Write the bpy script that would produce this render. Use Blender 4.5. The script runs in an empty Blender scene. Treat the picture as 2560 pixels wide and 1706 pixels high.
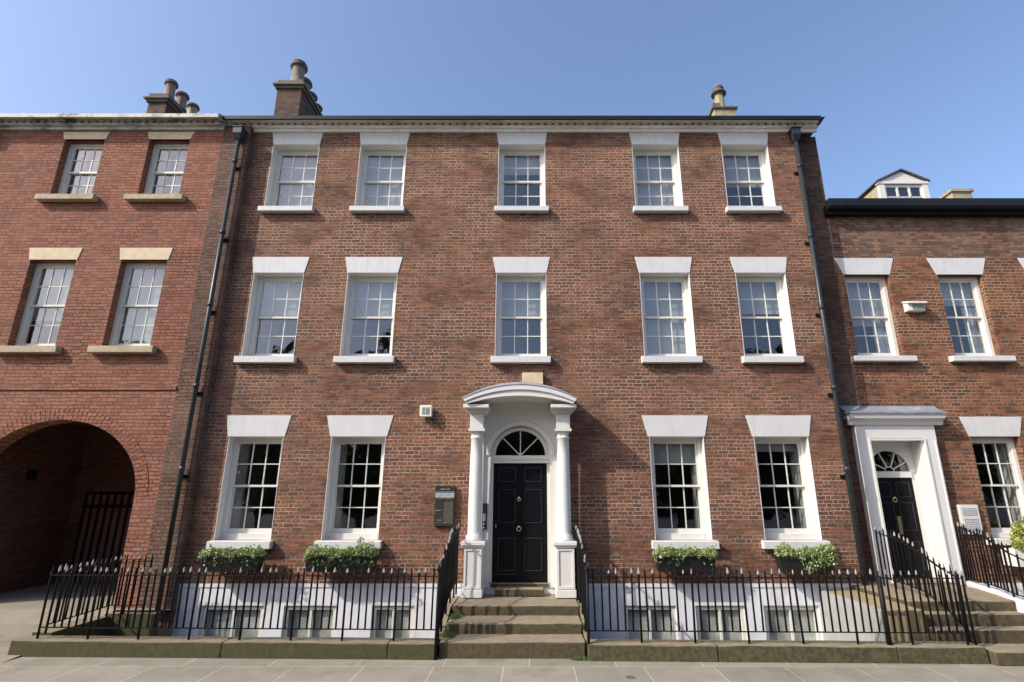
import bpy, bmesh, math, random
from mathutils import Vector
R = math.radians
random.seed(7)
S = bpy.context.scene
COL = S.collection

# ------------------------------------------------------------------ camera, sky, sun, exposure
cam = bpy.data.cameras.new('camera')
cam.sensor_width = 36.0
cam.lens = 36.0 * 1355.6 / 2560.0
cam.shift_x = -(1327.0 - 1280.0) / 2560.0
cam.clip_start = 0.05
cam.clip_end = 2000.0
camo = bpy.data.objects.new('camera', cam)
COL.objects.link(camo)
camo.location = (0, 0, 2.16)
camo.rotation_euler = (R(90 + 15.95), 0, 0)
S.camera = camo

SUNV = Vector((-1.9, -1.0, 1.62)).normalized()      # direction towards the sun
w = bpy.data.worlds.new('World')
S.world = w
w.use_nodes = True
nt = w.node_tree
for n in list(nt.nodes): nt.nodes.remove(n)
sky = nt.nodes.new('ShaderNodeTexSky')
sky.sky_type = 'NISHITA'
sky.sun_disc = False
sky.sun_elevation = math.asin(SUNV.z)
sky.sun_rotation = math.atan2(SUNV.x, SUNV.y)
sky.altitude = 0
sky.air_density = 1.1
sky.dust_density = 3.0
sky.ozone_density = 4.0
bg = nt.nodes.new('ShaderNodeBackground')
bg.inputs['Strength'].default_value = 0.15
wo = nt.nodes.new('ShaderNodeOutputWorld')
tint = nt.nodes.new('ShaderNodeMix'); tint.data_type = 'RGBA'; tint.blend_type = 'MULTIPLY'
tint.inputs[0].default_value = 1.0; tint.inputs[7].default_value = (1.06, 1.0, 1.0, 1)
nt.links.new(sky.outputs[0], tint.inputs[6])
nt.links.new(tint.outputs[2], bg.inputs['Color'])
nt.links.new(bg.outputs[0], wo.inputs['Surface'])
sun = bpy.data.lights.new('sun', 'SUN')
sun.energy = 2.8
sun.angle = R(0.53)
sun.color = (1.0, 0.94, 0.84)
suno = bpy.data.objects.new('sun', sun)
COL.objects.link(suno)
suno.location = SUNV * 40
suno.rotation_euler = SUNV.to_track_quat('Z', 'Y').to_euler()
S.view_settings.view_transform = 'Standard'
S.view_settings.look = 'None'
S.view_settings.exposure = 0.76
S.view_settings.gamma = 1.0

# ------------------------------------------------------------------ node helpers
class N:
    def __init__(s, name):
        s.m = bpy.data.materials.new(name); s.m.use_nodes = True
        s.t = s.m.node_tree
        for n in list(s.t.nodes): s.t.nodes.remove(n)
        s.out = s.t.nodes.new('ShaderNodeOutputMaterial')
    def new(s, k, **kw):
        n = s.t.nodes.new(k)
        for a, b in kw.items(): setattr(n, a, b)
        return n
    def lk(s, a, b): s.t.links.new(a, b)
    def put(s, sock, v):
        if isinstance(v, bpy.types.NodeSocket): s.lk(v, sock)
        elif v is not None: sock.default_value = v
    def math(s, op, a, b=None, c=None, clamp=False):
        n = s.new('ShaderNodeMath', operation=op, use_clamp=clamp)
        s.put(n.inputs[0], a); s.put(n.inputs[1], b)
        if c is not None: s.put(n.inputs[2], c)
        return n.outputs[0]
    def obj(s):
        return s.new('ShaderNodeTexCoord').outputs['Object']
    def noise(s, vec, scale, detail=3, rough=0.55, out='Fac'):
        n = s.new('ShaderNodeTexNoise')
        n.inputs['Scale'].default_value = scale; n.inputs['Detail'].default_value = detail
        n.inputs['Roughness'].default_value = rough
        s.lk(vec, n.inputs['Vector'])
        return n.outputs[out]
    def ramp(s, fac, stops, interp='LINEAR'):
        n = s.new('ShaderNodeValToRGB'); r = n.color_ramp; r.interpolation = interp
        while len(r.elements) < len(stops): r.elements.new(0.5)
        for e, (p, c) in zip(r.elements, stops):
            e.position = p; e.color = (*c, 1) if len(c) == 3 else c
        s.lk(fac, n.inputs[0])
        return n.outputs[0]
    def mix(s, fac, a, b, mode='MIX'):
        n = s.new('ShaderNodeMix', data_type='RGBA', blend_type=mode)
        s.put(n.inputs[0], fac)
        s.put(n.inputs[6], (*a, 1) if isinstance(a, tuple) else a)
        s.put(n.inputs[7], (*b, 1) if isinstance(b, tuple) else b)
        return n.outputs[2]
    def mapr(s, v, a, b, c=0.0, d=1.0, smooth=True):
        n = s.new('ShaderNodeMapRange', interpolation_type='SMOOTHSTEP' if smooth else 'LINEAR')
        s.put(n.inputs[0], v)
        for i, q in zip((1, 2, 3, 4), (a, b, c, d)): n.inputs[i].default_value = q
        return n.outputs[0]
    def scale(s, vec, sc):
        n = s.new('ShaderNodeMapping'); n.inputs['Scale'].default_value = sc
        s.lk(vec, n.inputs['Vector']); return n.outputs[0]
    def bump(s, h, strength=0.3, dist=0.01):
        n = s.new('ShaderNodeBump'); n.inputs['Strength'].default_value = strength
        n.inputs['Distance'].default_value = dist
        s.lk(h, n.inputs['Height']); return n.outputs[0]
    def bsdf(s, col, rough=0.8, normal=None, spec=0.5, metal=0.0, coat=0.0):
        p = s.new('ShaderNodeBsdfPrincipled')
        s.put(p.inputs['Base Color'], (*col, 1) if isinstance(col, tuple) else col)
        s.put(p.inputs['Roughness'], rough)
        p.inputs['Specular IOR Level'].default_value = spec
        p.inputs['Metallic'].default_value = metal
        p.inputs['Coat Weight'].default_value = coat
        if normal is not None: s.lk(normal, p.inputs['Normal'])
        s.lk(p.outputs[0], s.out.inputs[0])
        return p

def brick_mat(name, tones, mortar, mortar_amt=0.85, soot=0.35, seed=0.0, h=0.075, L=0.3375, patch=(0.62, 0.5, 0.42), warp=0.006):
    n = N(name)
    co = n.obj()
    geo = n.new('ShaderNodeSeparateXYZ'); n.lk(co, geo.inputs[0])
    warpn = n.noise(n.scale(co, (0.9, 0.9, 2.6)), 2.3, 3)
    wz = n.math('MULTIPLY', n.math('SUBTRACT', warpn, 0.5), warp * 5)
    fine = n.noise(co, 34, 3)
    z = n.math('ADD', n.math('ADD', geo.outputs[2], wz), seed + 50.0)
    z = n.math('ADD', z, n.math('MULTIPLY', n.math('SUBTRACT', fine, 0.5), warp))
    x = n.math('ADD', n.math('ADD', geo.outputs[0], geo.outputs[1]), 100.0)
    x = n.math('ADD', x, n.math('MULTIPLY', n.math('SUBTRACT', n.noise(co, 27, 2), 0.5), warp * 1.6))
    zr = n.math('DIVIDE', z, h)
    row = n.math('FLOOR', zr); fz = n.math('FRACT', zr)
    wn = n.new('ShaderNodeTexWhiteNoise', noise_dimensions='1D'); n.lk(row, wn.inputs['W'])
    rj = n.math('MULTIPLY', wn.outputs[0], 0.09)
    u = n.math('ADD', n.math('ADD', n.math('DIVIDE', x, L), n.math('MULTIPLY', n.math('MODULO', row, 2.0), 0.5)), rj)
    iu = n.math('FLOOR', u); fu = n.math('FRACT', u)
    hd = n.math('GREATER_THAN', fu, 0.6667)
    idx = n.math('ADD', n.math('MULTIPLY', iu, 2.0), hd)
    cv = n.new('ShaderNodeCombineXYZ'); n.lk(idx, cv.inputs[0]); n.lk(row, cv.inputs[1])
    w2 = n.new('ShaderNodeTexWhiteNoise', noise_dimensions='2D'); n.lk(cv.outputs[0], w2.inputs['Vector'])
    dx = n.math('MINIMUM', n.math('MINIMUM', fu, n.math('SUBTRACT', 1.0, fu)), n.math('ABSOLUTE', n.math('SUBTRACT', fu, 0.6667)))
    dx = n.math('MULTIPLY', dx, L)
    dz = n.math('MULTIPLY', n.math('MINIMUM', fz, n.math('SUBTRACT', 1.0, fz)), h)
    d = n.math('ADD', n.math('MINIMUM', dx, dz), n.math('MULTIPLY', n.math('SUBTRACT', fine, 0.5), 0.007))
    mask = n.mapr(d, 0.0045, 0.0095)
    k = len(tones)
    bc = n.ramp(w2.outputs[0], [(i / k, t) for i, t in enumerate(tones)], 'CONSTANT')
    # big soft patches of different firing and repair, darker weathered courses, soot
    big = n.noise(n.scale(co, (0.30, 0.30, 0.42)), 1.0, 5, 0.62)
    bc = n.mix(n.mapr(big, 0.42, 0.64, 0, 0.75), bc, n.mix(1.0, bc, patch, 'MULTIPLY'))
    big2 = n.noise(n.scale(co, (0.5, 0.5, 0.8)), 1.31, 5, 0.6)
    bc = n.mix(n.mapr(big2, 0.46, 0.7, 0, 0.4), bc, n.mix(1.0, bc, (1.28, 1.05, 0.84), 'MULTIPLY'))
    band = n.noise(n.scale(co, (0.35, 0.35, 7.0)), 1.7, 3, 0.6)
    bc = n.mix(n.mapr(band, 0.5, 0.74, 0, 0.5), bc, n.mix(1.0, bc, (0.6, 0.58, 0.6), 'MULTIPLY'))
    mid = n.noise(n.scale(co, (1.2, 1.2, 4.0)), 2.6, 5, 0.7)
    bc = n.mix(n.mapr(mid, 0.52, 0.8, 0, soot), bc, (0.05, 0.036, 0.03))
    grain = n.mapr(n.noise(co, 70, 3), 0.3, 0.7, 0.5, 1.45, False)
    bc = n.mix(1.0, bc, n.mix(grain, (0.0, 0.0, 0.0), (1.0, 1.0, 1.0)), 'MULTIPLY')
    mo = n.ramp(n.noise(n.scale(co, (0.45, 0.45, 0.9)), 1.5, 6, 0.7), [(0.38, tuple(c * 0.16 for c in mortar)), (0.47, tuple(c * 0.6 for c in mortar)), (0.56, mortar)])
    mo = n.mix(n.mapr(mid, 0.5, 0.72, 0, soot * 1.5), mo, (0.05, 0.04, 0.035))
    mk = n.math('ADD', n.math('MULTIPLY', mask, mortar_amt), 1.0 - mortar_amt)
    col = n.mix(mk, mo, bc)
    hgt = n.math('ADD', mask, n.math('MULTIPLY', fine, 0.5))
    hgt = n.math('ADD', hgt, n.math('MULTIPLY', w2.outputs[0], 0.5))
    n.bsdf(col, 0.9, n.bump(hgt, 0.9, 0.014), 0.25)
    return n.m

def plain(name, col, rough=0.7, var=0.12, scale=6.0, dirt=None, dirt_amt=0.0, bump=0.0, bscale=40.0, spec=0.5, metal=0.0, coat=0.0, streak=False):
    n = N(name); co = n.obj()
    f = n.noise(co, scale, 4, 0.6)
    c = n.mix(n.mapr(f, 0.3, 0.7), tuple(v * (1 - var) for v in col), tuple(min(1, v * (1 + var)) for v in col))
    if dirt:
        src = n.scale(co, (5, 5, 0.7)) if streak else co
        g = n.noise(src, 1.9 if not streak else 1.6, 5, 0.68)
        c = n.mix(n.mapr(g, 0.48, 0.7, 0, dirt_amt), c, dirt)
    nm = n.bump(n.noise(co, bscale, 4, 0.6), bump, 0.01) if bump else None
    n.bsdf(c, rough, nm, spec, metal, coat)
    return n.m

M = {}
M['brick_main'] = brick_mat('weathered brown brick', [(0.222, 0.10, 0.058), (0.25, 0.106, 0.058), (0.185, 0.088, 0.056), (0.28, 0.132, 0.074), (0.14, 0.076, 0.054), (0.235, 0.107, 0.066), (0.205, 0.086, 0.05), (0.262, 0.106, 0.056), (0.16, 0.08, 0.052)], (0.42, 0.32, 0.24), 0.96, 0.42, h=0.069, L=0.285, patch=(0.72, 0.76, 0.84), warp=0.011)
M['brick_left'] = brick_mat('red brick', [(0.33, 0.145, 0.092), (0.36, 0.158, 0.098), (0.29, 0.126, 0.082), (0.345, 0.158, 0.105), (0.26, 0.118, 0.08)], (0.15, 0.08, 0.055), 0.75, 0.35, 3.3, h=0.069, L=0.30, patch=(0.82, 0.80, 0.82), warp=0.012)
M['brick_right'] = brick_mat('orange brown brick', [(0.225, 0.088, 0.046), (0.26, 0.10, 0.05), (0.18, 0.076, 0.045), (0.275, 0.12, 0.062), (0.13, 0.068, 0.046)], (0.42, 0.295, 0.195), 0.95, 0.45, 7.1, h=0.069, L=0.285, patch=(0.66, 0.72, 0.8), warp=0.009)
M['brick_pier'] = brick_mat('dull sandy brown brick', [(0.19, 0.118, 0.088), (0.22, 0.13, 0.092), (0.155, 0.1, 0.078), (0.23, 0.14, 0.10)], (0.13, 0.095, 0.075), 0.8, 0.4, 11.0, h=0.069, L=0.285, warp=0.01)
M['brick_sandy'] = brick_mat('sandy weathered parapet brick', [(0.24, 0.145, 0.10), (0.28, 0.165, 0.112), (0.19, 0.12, 0.088), (0.31, 0.185, 0.125), (0.15, 0.1, 0.08)], (0.20, 0.14, 0.10), 0.9, 0.45, 13.0, h=0.069, L=0.285, warp=0.011)
M['brick_passage'] = brick_mat('darker red passage brick', [(0.17, 0.085, 0.06), (0.20, 0.095, 0.065), (0.14, 0.07, 0.05), (0.185, 0.09, 0.065)], (0.10, 0.06, 0.045), 0.8, 0.5, 9.0, h=0.069, L=0.30)  # darker red than the front wall of the same house
M['brick_dark'] = brick_mat('sooty chimney and strip shade brick', [(0.12, 0.07, 0.052), (0.15, 0.085, 0.06), (0.095, 0.06, 0.048), (0.17, 0.098, 0.07)], (0.15, 0.11, 0.09), 0.9, 0.6, 5.0, h=0.069, L=0.285)
M['white'] = plain('white masonry paint', (0.67, 0.66, 0.625), 0.55, 0.02, 5, (0.55, 0.53, 0.47), 0.12, 0.04, 30)
M['lintel'] = plain('white painted stone', (0.60, 0.595, 0.58), 0.6, 0.035, 4, (0.40, 0.38, 0.32), 0.22, 0.1, 30, streak=True)
M['sash'] = plain('white gloss paint', (0.68, 0.665, 0.61), 0.35, 0.02, 5, (0.6, 0.58, 0.5), 0.12)
M['cream_sash'] = plain('off white gloss paint', (0.66, 0.65, 0.56), 0.4, 0.03, 5, (0.45, 0.43, 0.34), 0.2)
M['cream_stone'] = plain('cream stone', (0.62, 0.50, 0.33), 0.8, 0.08, 7, (0.4, 0.33, 0.2), 0.4, 0.15, 35)
M['buff_stone'] = plain('buff sill stone', (0.42, 0.35, 0.235), 0.85, 0.12, 9, (0.2, 0.17, 0.1), 0.5, 0.2, 35)
M['dirty_cornice'] = plain('weathered limewashed stone', (0.58, 0.57, 0.50), 0.8, 0.1, 14, (0.07, 0.065, 0.045), 0.85, 0.2, 30)
M['cornice'] = plain('cream painted cornice', (0.88, 0.86, 0.79), 0.6, 0.05, 10, (0.35, 0.32, 0.25), 0.3, 0.1, 30)
M['black_iron'] = plain('black painted iron', (0.008, 0.008, 0.009), 0.5, 0.2, 30, (0.02, 0.015, 0.012), 0.3, 0.15, 60, spec=0.18)
M['tip'] = plain('pale sun glint paint on iron', (0.30, 0.29, 0.275), 0.5, 0.25, 60, (0.03, 0.028, 0.026), 0.9)  # sun glint on the spearheads put into a pale colour
M['tip_black'] = M['black_iron']
M['pipe'] = plain('dark green painted iron pipe', (0.028, 0.036, 0.04), 0.36, 0.15, 8, (0.04, 0.037, 0.03), 0.3, spec=0.35, coat=0.1)
M['gutter'] = plain('blue black gutter paint', (0.012, 0.014, 0.02), 0.5, 0.2, 8, (0.02, 0.02, 0.022), 0.4, spec=0.2)
M['lead'] = plain('grey lead sheet', (0.25, 0.27, 0.31), 0.55, 0.15, 12, (0.5, 0.5, 0.5), 0.5, 0.2, 25, metal=0.2)
M['pot'] = plain('sooty clay chimney pot', (0.24, 0.195, 0.15), 0.85, 0.2, 9, (0.05, 0.045, 0.04), 0.6, 0.3, 30)
M['pale_pot'] = plain('buff clay chimney pot', (0.36, 0.30, 0.19), 0.8, 0.15, 9, (0.09, 0.075, 0.05), 0.6, 0.3, 30)
M['soot_stone'] = plain('sooty cap stone', (0.12, 0.10, 0.08), 0.9, 0.3, 12, (0.28, 0.24, 0.18), 0.4, 0.4, 30)
M['door'] = plain('black gloss door paint', (0.006, 0.006, 0.008), 0.4, 0.1, 6, spec=0.15)
M['door_mould'] = plain('black door moulding', (0.05, 0.05, 0.056), 0.4, 0.1, 6, spec=0.2)
M['brass'] = plain('polished brass', (0.75, 0.6, 0.32), 0.3, 0.1, 20, metal=1.0)
M['slate'] = plain('slate roof', (0.09, 0.09, 0.10), 0.8, 0.25, 14, bump=0.3)
M['room'] = plain('interior plaster', (0.22, 0.20, 0.165), 0.9, 0.1, 2)
M['dark_room'] = plain('dim interior plaster', (0.30, 0.285, 0.24), 0.9, 0.1, 2)
M['blind'] = plain('pale roller blind', (0.42, 0.42, 0.41), 0.9, 0.04, 2)
M['basement_blind'] = plain('grey white basement blind', (0.62, 0.62, 0.58), 0.9, 0.25, 3, (0.2, 0.2, 0.17), 0.5)
M['curtain'] = plain('pale net curtain', (0.5, 0.5, 0.5), 0.95, 0.15, 3)
M['shutter'] = plain('grey white window shutter', (0.46, 0.46, 0.44), 0.6, 0.04, 3)
M['black_box'] = plain('black planter plastic', (0.012, 0.012, 0.013), 0.45, 0.2, 20)
M['casing'] = plain('off white plastic casing', (0.78, 0.75, 0.66), 0.45, 0.05, 8, (0.5, 0.46, 0.36), 0.3)
M['grey_glass'] = plain('grey lamp glass', (0.23, 0.26, 0.27), 0.2, 0.3, 20)
M['board'] = plain('dark board', (0.035, 0.033, 0.028), 0.3, 0.2, 14, coat=0.3)
M['board_panel'] = plain('olive grey glazed notice', (0.085, 0.082, 0.062), 0.25, 0.15, 14, coat=0.3)
M['board_grey'] = plain('silver lettering panel', (0.33, 0.34, 0.37), 0.4, 0.3, 60)
M['soil'] = plain('potting soil', (0.04, 0.03, 0.02), 0.95, 0.3, 20, bump=0.5)
M['gate'] = plain('dark red brown gate paint', (0.16, 0.065, 0.05), 0.6, 0.2, 10)

def slab_mat(name, base, dark, joint, sx, sy, moss=0.0, off=0.37):
    n = N(name); co = n.obj()
    wv = n.noise(co, 0.9, 2, out='Color')
    cc = n.mix(0.035, co, wv, 'ADD')
    b = n.new('ShaderNodeTexBrick'); b.offset = off; b.offset_frequency = 2; b.squash = 0.8; b.squash_frequency = 3
    b.inputs['Scale'].default_value = 1.0; b.inputs['Mortar Size'].default_value = 0.009
    b.inputs['Mortar Smooth'].default_value = 0.35; b.inputs['Bias'].default_value = 0
    b.inputs['Brick Width'].default_value = sx; b.inputs['Row Height'].default_value = sy
    b.inputs['Color1'].default_value = (*base, 1); b.inputs['Color2'].default_value = (*dark, 1)
    b.inputs['Mortar'].default_value = (*joint, 1)
    n.lk(cc, b.inputs['Vector'])
    c = b.outputs['Color']
    c = n.mix(n.mapr(n.noise(co, 2.2, 5, 0.65), 0.3, 0.7, 0, 0.5), c, n.mix(1.0, c, (0.68, 0.66, 0.62), 'MULTIPLY'))
    g = n.mapr(n.noise(co, 120, 3), 0.3, 0.7, 0.82, 1.18, False)
    c = n.mix(1.0, c, n.mix(g, (0.0, 0.0, 0.0), (1.0, 1.0, 1.0)), 'MULTIPLY')
    c = n.mix(n.mapr(n.noise(co, 0.8, 6, 0.75), 0.5, 0.68, 0, 0.45), c, n.mix(1.0, c, (0.6, 0.58, 0.5), 'MULTIPLY'))
    sp_ = n.noise(co, 17, 2)
    c = n.mix(n.mapr(sp_, 0.70, 0.76, 0, 0.5), c, (0.09, 0.085, 0.07))
    if moss:
        c = n.mix(n.mapr(n.noise(co, 3.1, 5, 0.7), 0.5, 0.72, 0, moss), c, (0.05, 0.06, 0.018))
    h = n.math('ADD', n.math('MULTIPLY', n.noise(co, 50, 4), 0.35), n.math('SUBTRACT', 1.0, b.outputs['Fac']))
    n.bsdf(c, 0.85, n.bump(h, 0.35, 0.008), 0.3)
    return n.m
M['pavement'] = slab_mat('york stone paving', (0.30, 0.275, 0.22), (0.245, 0.225, 0.185), (0.46, 0.42, 0.31), 1.15, 0.62)
M['ramp'] = slab_mat('pale worn paving', (0.30, 0.265, 0.205), (0.25, 0.22, 0.175), (0.20, 0.17, 0.13), 1.6, 0.8)
M['road'] = plain('asphalt', (0.055, 0.055, 0.056), 0.85, 0.15, 3, bump=0.3, bscale=120)
def mossy(name, base, moss, lo, hi, amt):
    n = N(name); co = n.obj()
    g = n.new('ShaderNodeNewGeometry'); sp = n.new('ShaderNodeSeparateXYZ'); n.lk(g.outputs['True Normal'], sp.inputs[0])
    f = n.noise(co, 7, 5, 0.65)
    c = n.mix(n.mapr(f, 0.3, 0.7), tuple(v * 0.82 for v in base), tuple(v * 1.15 for v in base))
    # moss grows on the upright faces only
    side = n.mapr(sp.outputs[2], 0.3, 0.9, 1.0, 0.16)
    mm = n.math('MULTIPLY', n.mapr(n.noise(co, 2.6, 5, 0.7), lo, hi, 0.25, 1.0), side)
    c = n.mix(n.math('MULTIPLY', mm, amt), c, n.mix(n.mapr(n.noise(co, 16, 4), 0.35, 0.65), moss, (0.055, 0.05, 0.028)))
    n.bsdf(c, 0.9, n.bump(n.noise(co, 40, 5, 0.65), 0.45, 0.012), 0.25)
    return n.m
M['kerb'] = mossy('mossy sandstone kerb', (0.25, 0.205, 0.145), (0.07, 0.066, 0.024), 0.1, 0.42, 1.0)
M['kerb_tan'] = mossy('tan sandstone kerb', (0.27, 0.225, 0.15), (0.095, 0.085, 0.045), 0.1, 0.42, 1.0)
M['step'] = mossy('worn sandstone step', (0.285, 0.232, 0.16), (0.09, 0.072, 0.04), 0.1, 0.45, 0.95)
M['flank'] = plain('tan sandstone blocks', (0.30, 0.235, 0.13), 0.85, 0.1, 5, (0.13, 0.12, 0.07), 0.35, 0.25, 40)
M['area_wall'] = plain('white limewashed basement wall', (0.72, 0.73, 0.75), 0.7, 0.04, 3, (0.42, 0.42, 0.36), 0.45, 0.1, 30)

M['grey_render'] = plain('grey render', (0.33, 0.33, 0.32), 0.8, 0.1, 3, (0.2, 0.2, 0.17), 0.4)
def leaf_mat(name, cols):
    n = N(name)
    g = n.new('ShaderNodeNewGeometry')
    c = n.ramp(g.outputs['Random Per Island'], [(i / len(cols), q) for i, q in enumerate(cols)], 'CONSTANT')
    d = n.new('ShaderNodeBsdfPrincipled'); n.lk(c, d.inputs['Base Color']); d.inputs['Roughness'].default_value = 0.5
    t = n.new('ShaderNodeBsdfTranslucent'); n.lk(c, t.inputs['Color'])
    m = n.new('ShaderNodeMixShader'); m.inputs[0].default_value = 0.25
    n.lk(d.outputs[0], m.inputs[1]); n.lk(t.outputs[0], m.inputs[2]); n.lk(m.outputs[0], n.out.inputs[0])
    return n.m
M['leaf'] = leaf_mat('variegated box leaves', [(0.20, 0.30, 0.07), (0.32, 0.42, 0.12), (0.10, 0.17, 0.035), (0.42, 0.50, 0.20), (0.24, 0.34, 0.08), (0.68, 0.68, 0.52), (0.14, 0.22, 0.05)])
M['leaf_dark'] = leaf_mat('dark trailing leaves', [(0.03, 0.055, 0.012), (0.045, 0.08, 0.018), (0.02, 0.035, 0.01), (0.06, 0.10, 0.025)])
M['leaf_gold'] = leaf_mat('yellow green leaves', [(0.36, 0.40, 0.08), (0.5, 0.5, 0.16), (0.2, 0.27, 0.05), (0.6, 0.58, 0.3), (0.28, 0.33, 0.07)])
M['grass'] = leaf_mat('grass blades', [(0.10, 0.17, 0.03), (0.16, 0.24, 0.04), (0.07, 0.12, 0.02)])
M['tree_leaf'] = leaf_mat('tree leaves', [(0.035, 0.06, 0.015), (0.05, 0.085, 0.02), (0.025, 0.045, 0.012)])
M['bark'] = plain('bark', (0.09, 0.07, 0.05), 0.95, 0.3, 10, bump=0.6)

def glass_mat():
    n = N('old window glass'); co = n.obj()
    nm = n.bump(n.noise(co, 2.2, 2), 0.10, 0.02)
    lw_ = n.new('ShaderNodeLayerWeight'); n.lk(nm, lw_.inputs['Normal'])   # Schlick, the same from both sides of the thin pane
    fres = n.math('ADD', 0.13, n.math('MULTIPLY', n.math('POWER', lw_.outputs['Facing'], 5.0), 0.87))
    gl = n.new('ShaderNodeBsdfGlossy'); gl.inputs['Roughness'].default_value = 0.015
    gl.inputs['Color'].default_value = (0.95, 0.97, 1, 1); n.lk(nm, gl.inputs['Normal'])
    tr = n.new('ShaderNodeBsdfTransparent'); tr.inputs['Color'].default_value = (0.80, 0.83, 0.82, 1)
    m = n.new('ShaderNodeMixShader')
    n.lk(fres, m.inputs[0]); n.lk(tr.outputs[0], m.inputs[1]); n.lk(gl.outputs[0], m.inputs[2])
    n.lk(m.outputs[0], n.out.inputs[0])
    return n.m
M['glass'] = glass_mat()

# ------------------------------------------------------------------ mesh helpers
WL = {}
def root(name, label, cat, loc, group=None, kind=None):
    o = bpy.data.objects.new(name, None); COL.objects.link(o)
    o.empty_display_size = 0.2
    o.location = loc; WL[o] = Vector(loc)
    o['label'] = label; o['category'] = cat
    if group: o['group'] = group
    return o

class MB:
    def __init__(s): s.v = []; s.f = []; s.sm = []
    def poly(s, pts, smooth=False):
        b = len(s.v); s.v += [tuple(p) for p in pts]; s.f.append(tuple(range(b, b + len(pts)))); s.sm.append(smooth)
        return s
    def box(s, x0, x1, y0, y1, z0, z1):
        b = len(s.v)
        s.v += [(x0, y0, z0), (x1, y0, z0), (x1, y1, z0), (x0, y1, z0), (x0, y0, z1), (x1, y0, z1), (x1, y1, z1), (x0, y1, z1)]
        for q in ((0, 3, 2, 1), (4, 5, 6, 7), (0, 1, 5, 4), (1, 2, 6, 5), (2, 3, 7, 6), (3, 0, 4, 7)):
            s.f.append(tuple(b + i for i in q)); s.sm.append(False)
        return s
    def loft(s, rings, cap=True, close=True, smooth=False):
        b = len(s.v); k = len(rings[0])
        for r in rings: s.v += [tuple(p) for p in r]
        for i in range(len(rings) - 1):
            for j in range(k if close else k - 1):
                a = b + i * k + j; c = b + i * k + (j + 1) % k
                s.f.append((a, c, c + k, a + k)); s.sm.append(smooth)
        if cap:
            s.f.append(tuple(b + j for j in range(k))[::-1]); s.sm.append(False)
            s.f.append(tuple(b + (len(rings) - 1) * k + j for j in range(k))); s.sm.append(False)
        return s
    def prism_y(s, pts, y0, y1):        # pts are (x, z)
        return s.loft([[(x, y0, z) for x, z in pts], [(x, y1, z) for x, z in pts]])
    def prism_x(s, pts, x0, x1):        # pts are (y, z)
        return s.loft([[(x0, y, z) for y, z in pts], [(x1, y, z) for y, z in pts]])
    def prism_z(s, pts, z0, z1):
        return s.loft([[(x, y, z0) for x, y in pts], [(x, y, z1) for x, y in pts]])
    def tube(s, pts, r, k=8, smooth=True, rs=None):
        pts = [Vector(p) for p in pts]; rings = []
        for i, p in enumerate(pts):
            a = pts[max(0, i - 1)]; c = pts[min(len(pts) - 1, i + 1)]
            d = (c - a).normalized()
            up = Vector((0, 0, 1)) if abs(d.z) < 0.9 else Vector((1, 0, 0))
            e = d.cross(up).normalized(); g = d.cross(e).normalized()
            rr = rs[i] if rs else r
            rings.append([p + e * rr * math.cos(2 * math.pi * j / k) + g * rr * math.sin(2 * math.pi * j / k) for j in range(k)])
        return s.loft(rings, smooth=smooth)
    def lathe(s, cx, cy, prof, k=20, smooth=True, sq=False):
        rings = []
        for r, z in prof:
            rings.append([(cx + r * math.cos(2 * math.pi * (j + .5) / k), cy + r * math.sin(2 * math.pi * (j + .5) / k), z) for j in range(k)])
        return s.loft(rings, smooth=smooth)
    def build(s, name, mat, parent=None, bevel=0.0, label=None, fix=True):
        org = Vector((0, 0, 0)); p = parent
        while p is not None:
            if p in WL: org = WL[p]; break
            p = p.parent
        me = bpy.data.meshes.new(name)
        me.from_pydata([tuple(Vector(v) - org) for v in s.v], [], s.f)
        me.polygons.foreach_set('use_smooth', s.sm)
        if fix or bevel:
            bm = bmesh.new(); bm.from_mesh(me)
            if fix: bmesh.ops.recalc_face_normals(bm, faces=bm.faces)
            if bevel:
                bmesh.ops.remove_doubles(bm, verts=bm.verts, dist=1e-5)
                es = [e for e in bm.edges if len(e.link_faces) == 2 and e.calc_face_angle(0) > 0.5]
                bmesh.ops.bevel(bm, geom=es, offset=bevel, segments=2, affect='EDGES', profile=0.5)
            bm.to_mesh(me); bm.free()
        me.materials.append(M[mat]); me.update()
        o = bpy.data.objects.new(name, me); COL.objects.link(o)
        if parent is not None: o.parent = parent
        if label: o['label'] = label
        return o

def struct(o): o['kind'] = 'structure'; return o
def top(o, label, cat, group=None, kind=None):
    o['label'] = label; o['category'] = cat
    if group: o['group'] = group
    if kind: o['kind'] = kind
    return o
def rough_up(o, amp, cuts=3, seed=1):
    rnd = random.Random(seed)
    bm = bmesh.new(); bm.from_mesh(o.data)
    es = [e for e in bm.edges if e.calc_length() > 0.35]
    if es: bmesh.ops.subdivide_edges(bm, edges=es, cuts=cuts, use_grid_fill=True)
    for v in bm.verts: v.co += Vector((rnd.uniform(-1, 1), rnd.uniform(-1, 1), rnd.uniform(-1, 1))) * amp
    bm.to_mesh(o.data); bm.free(); o.data.update()

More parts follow.
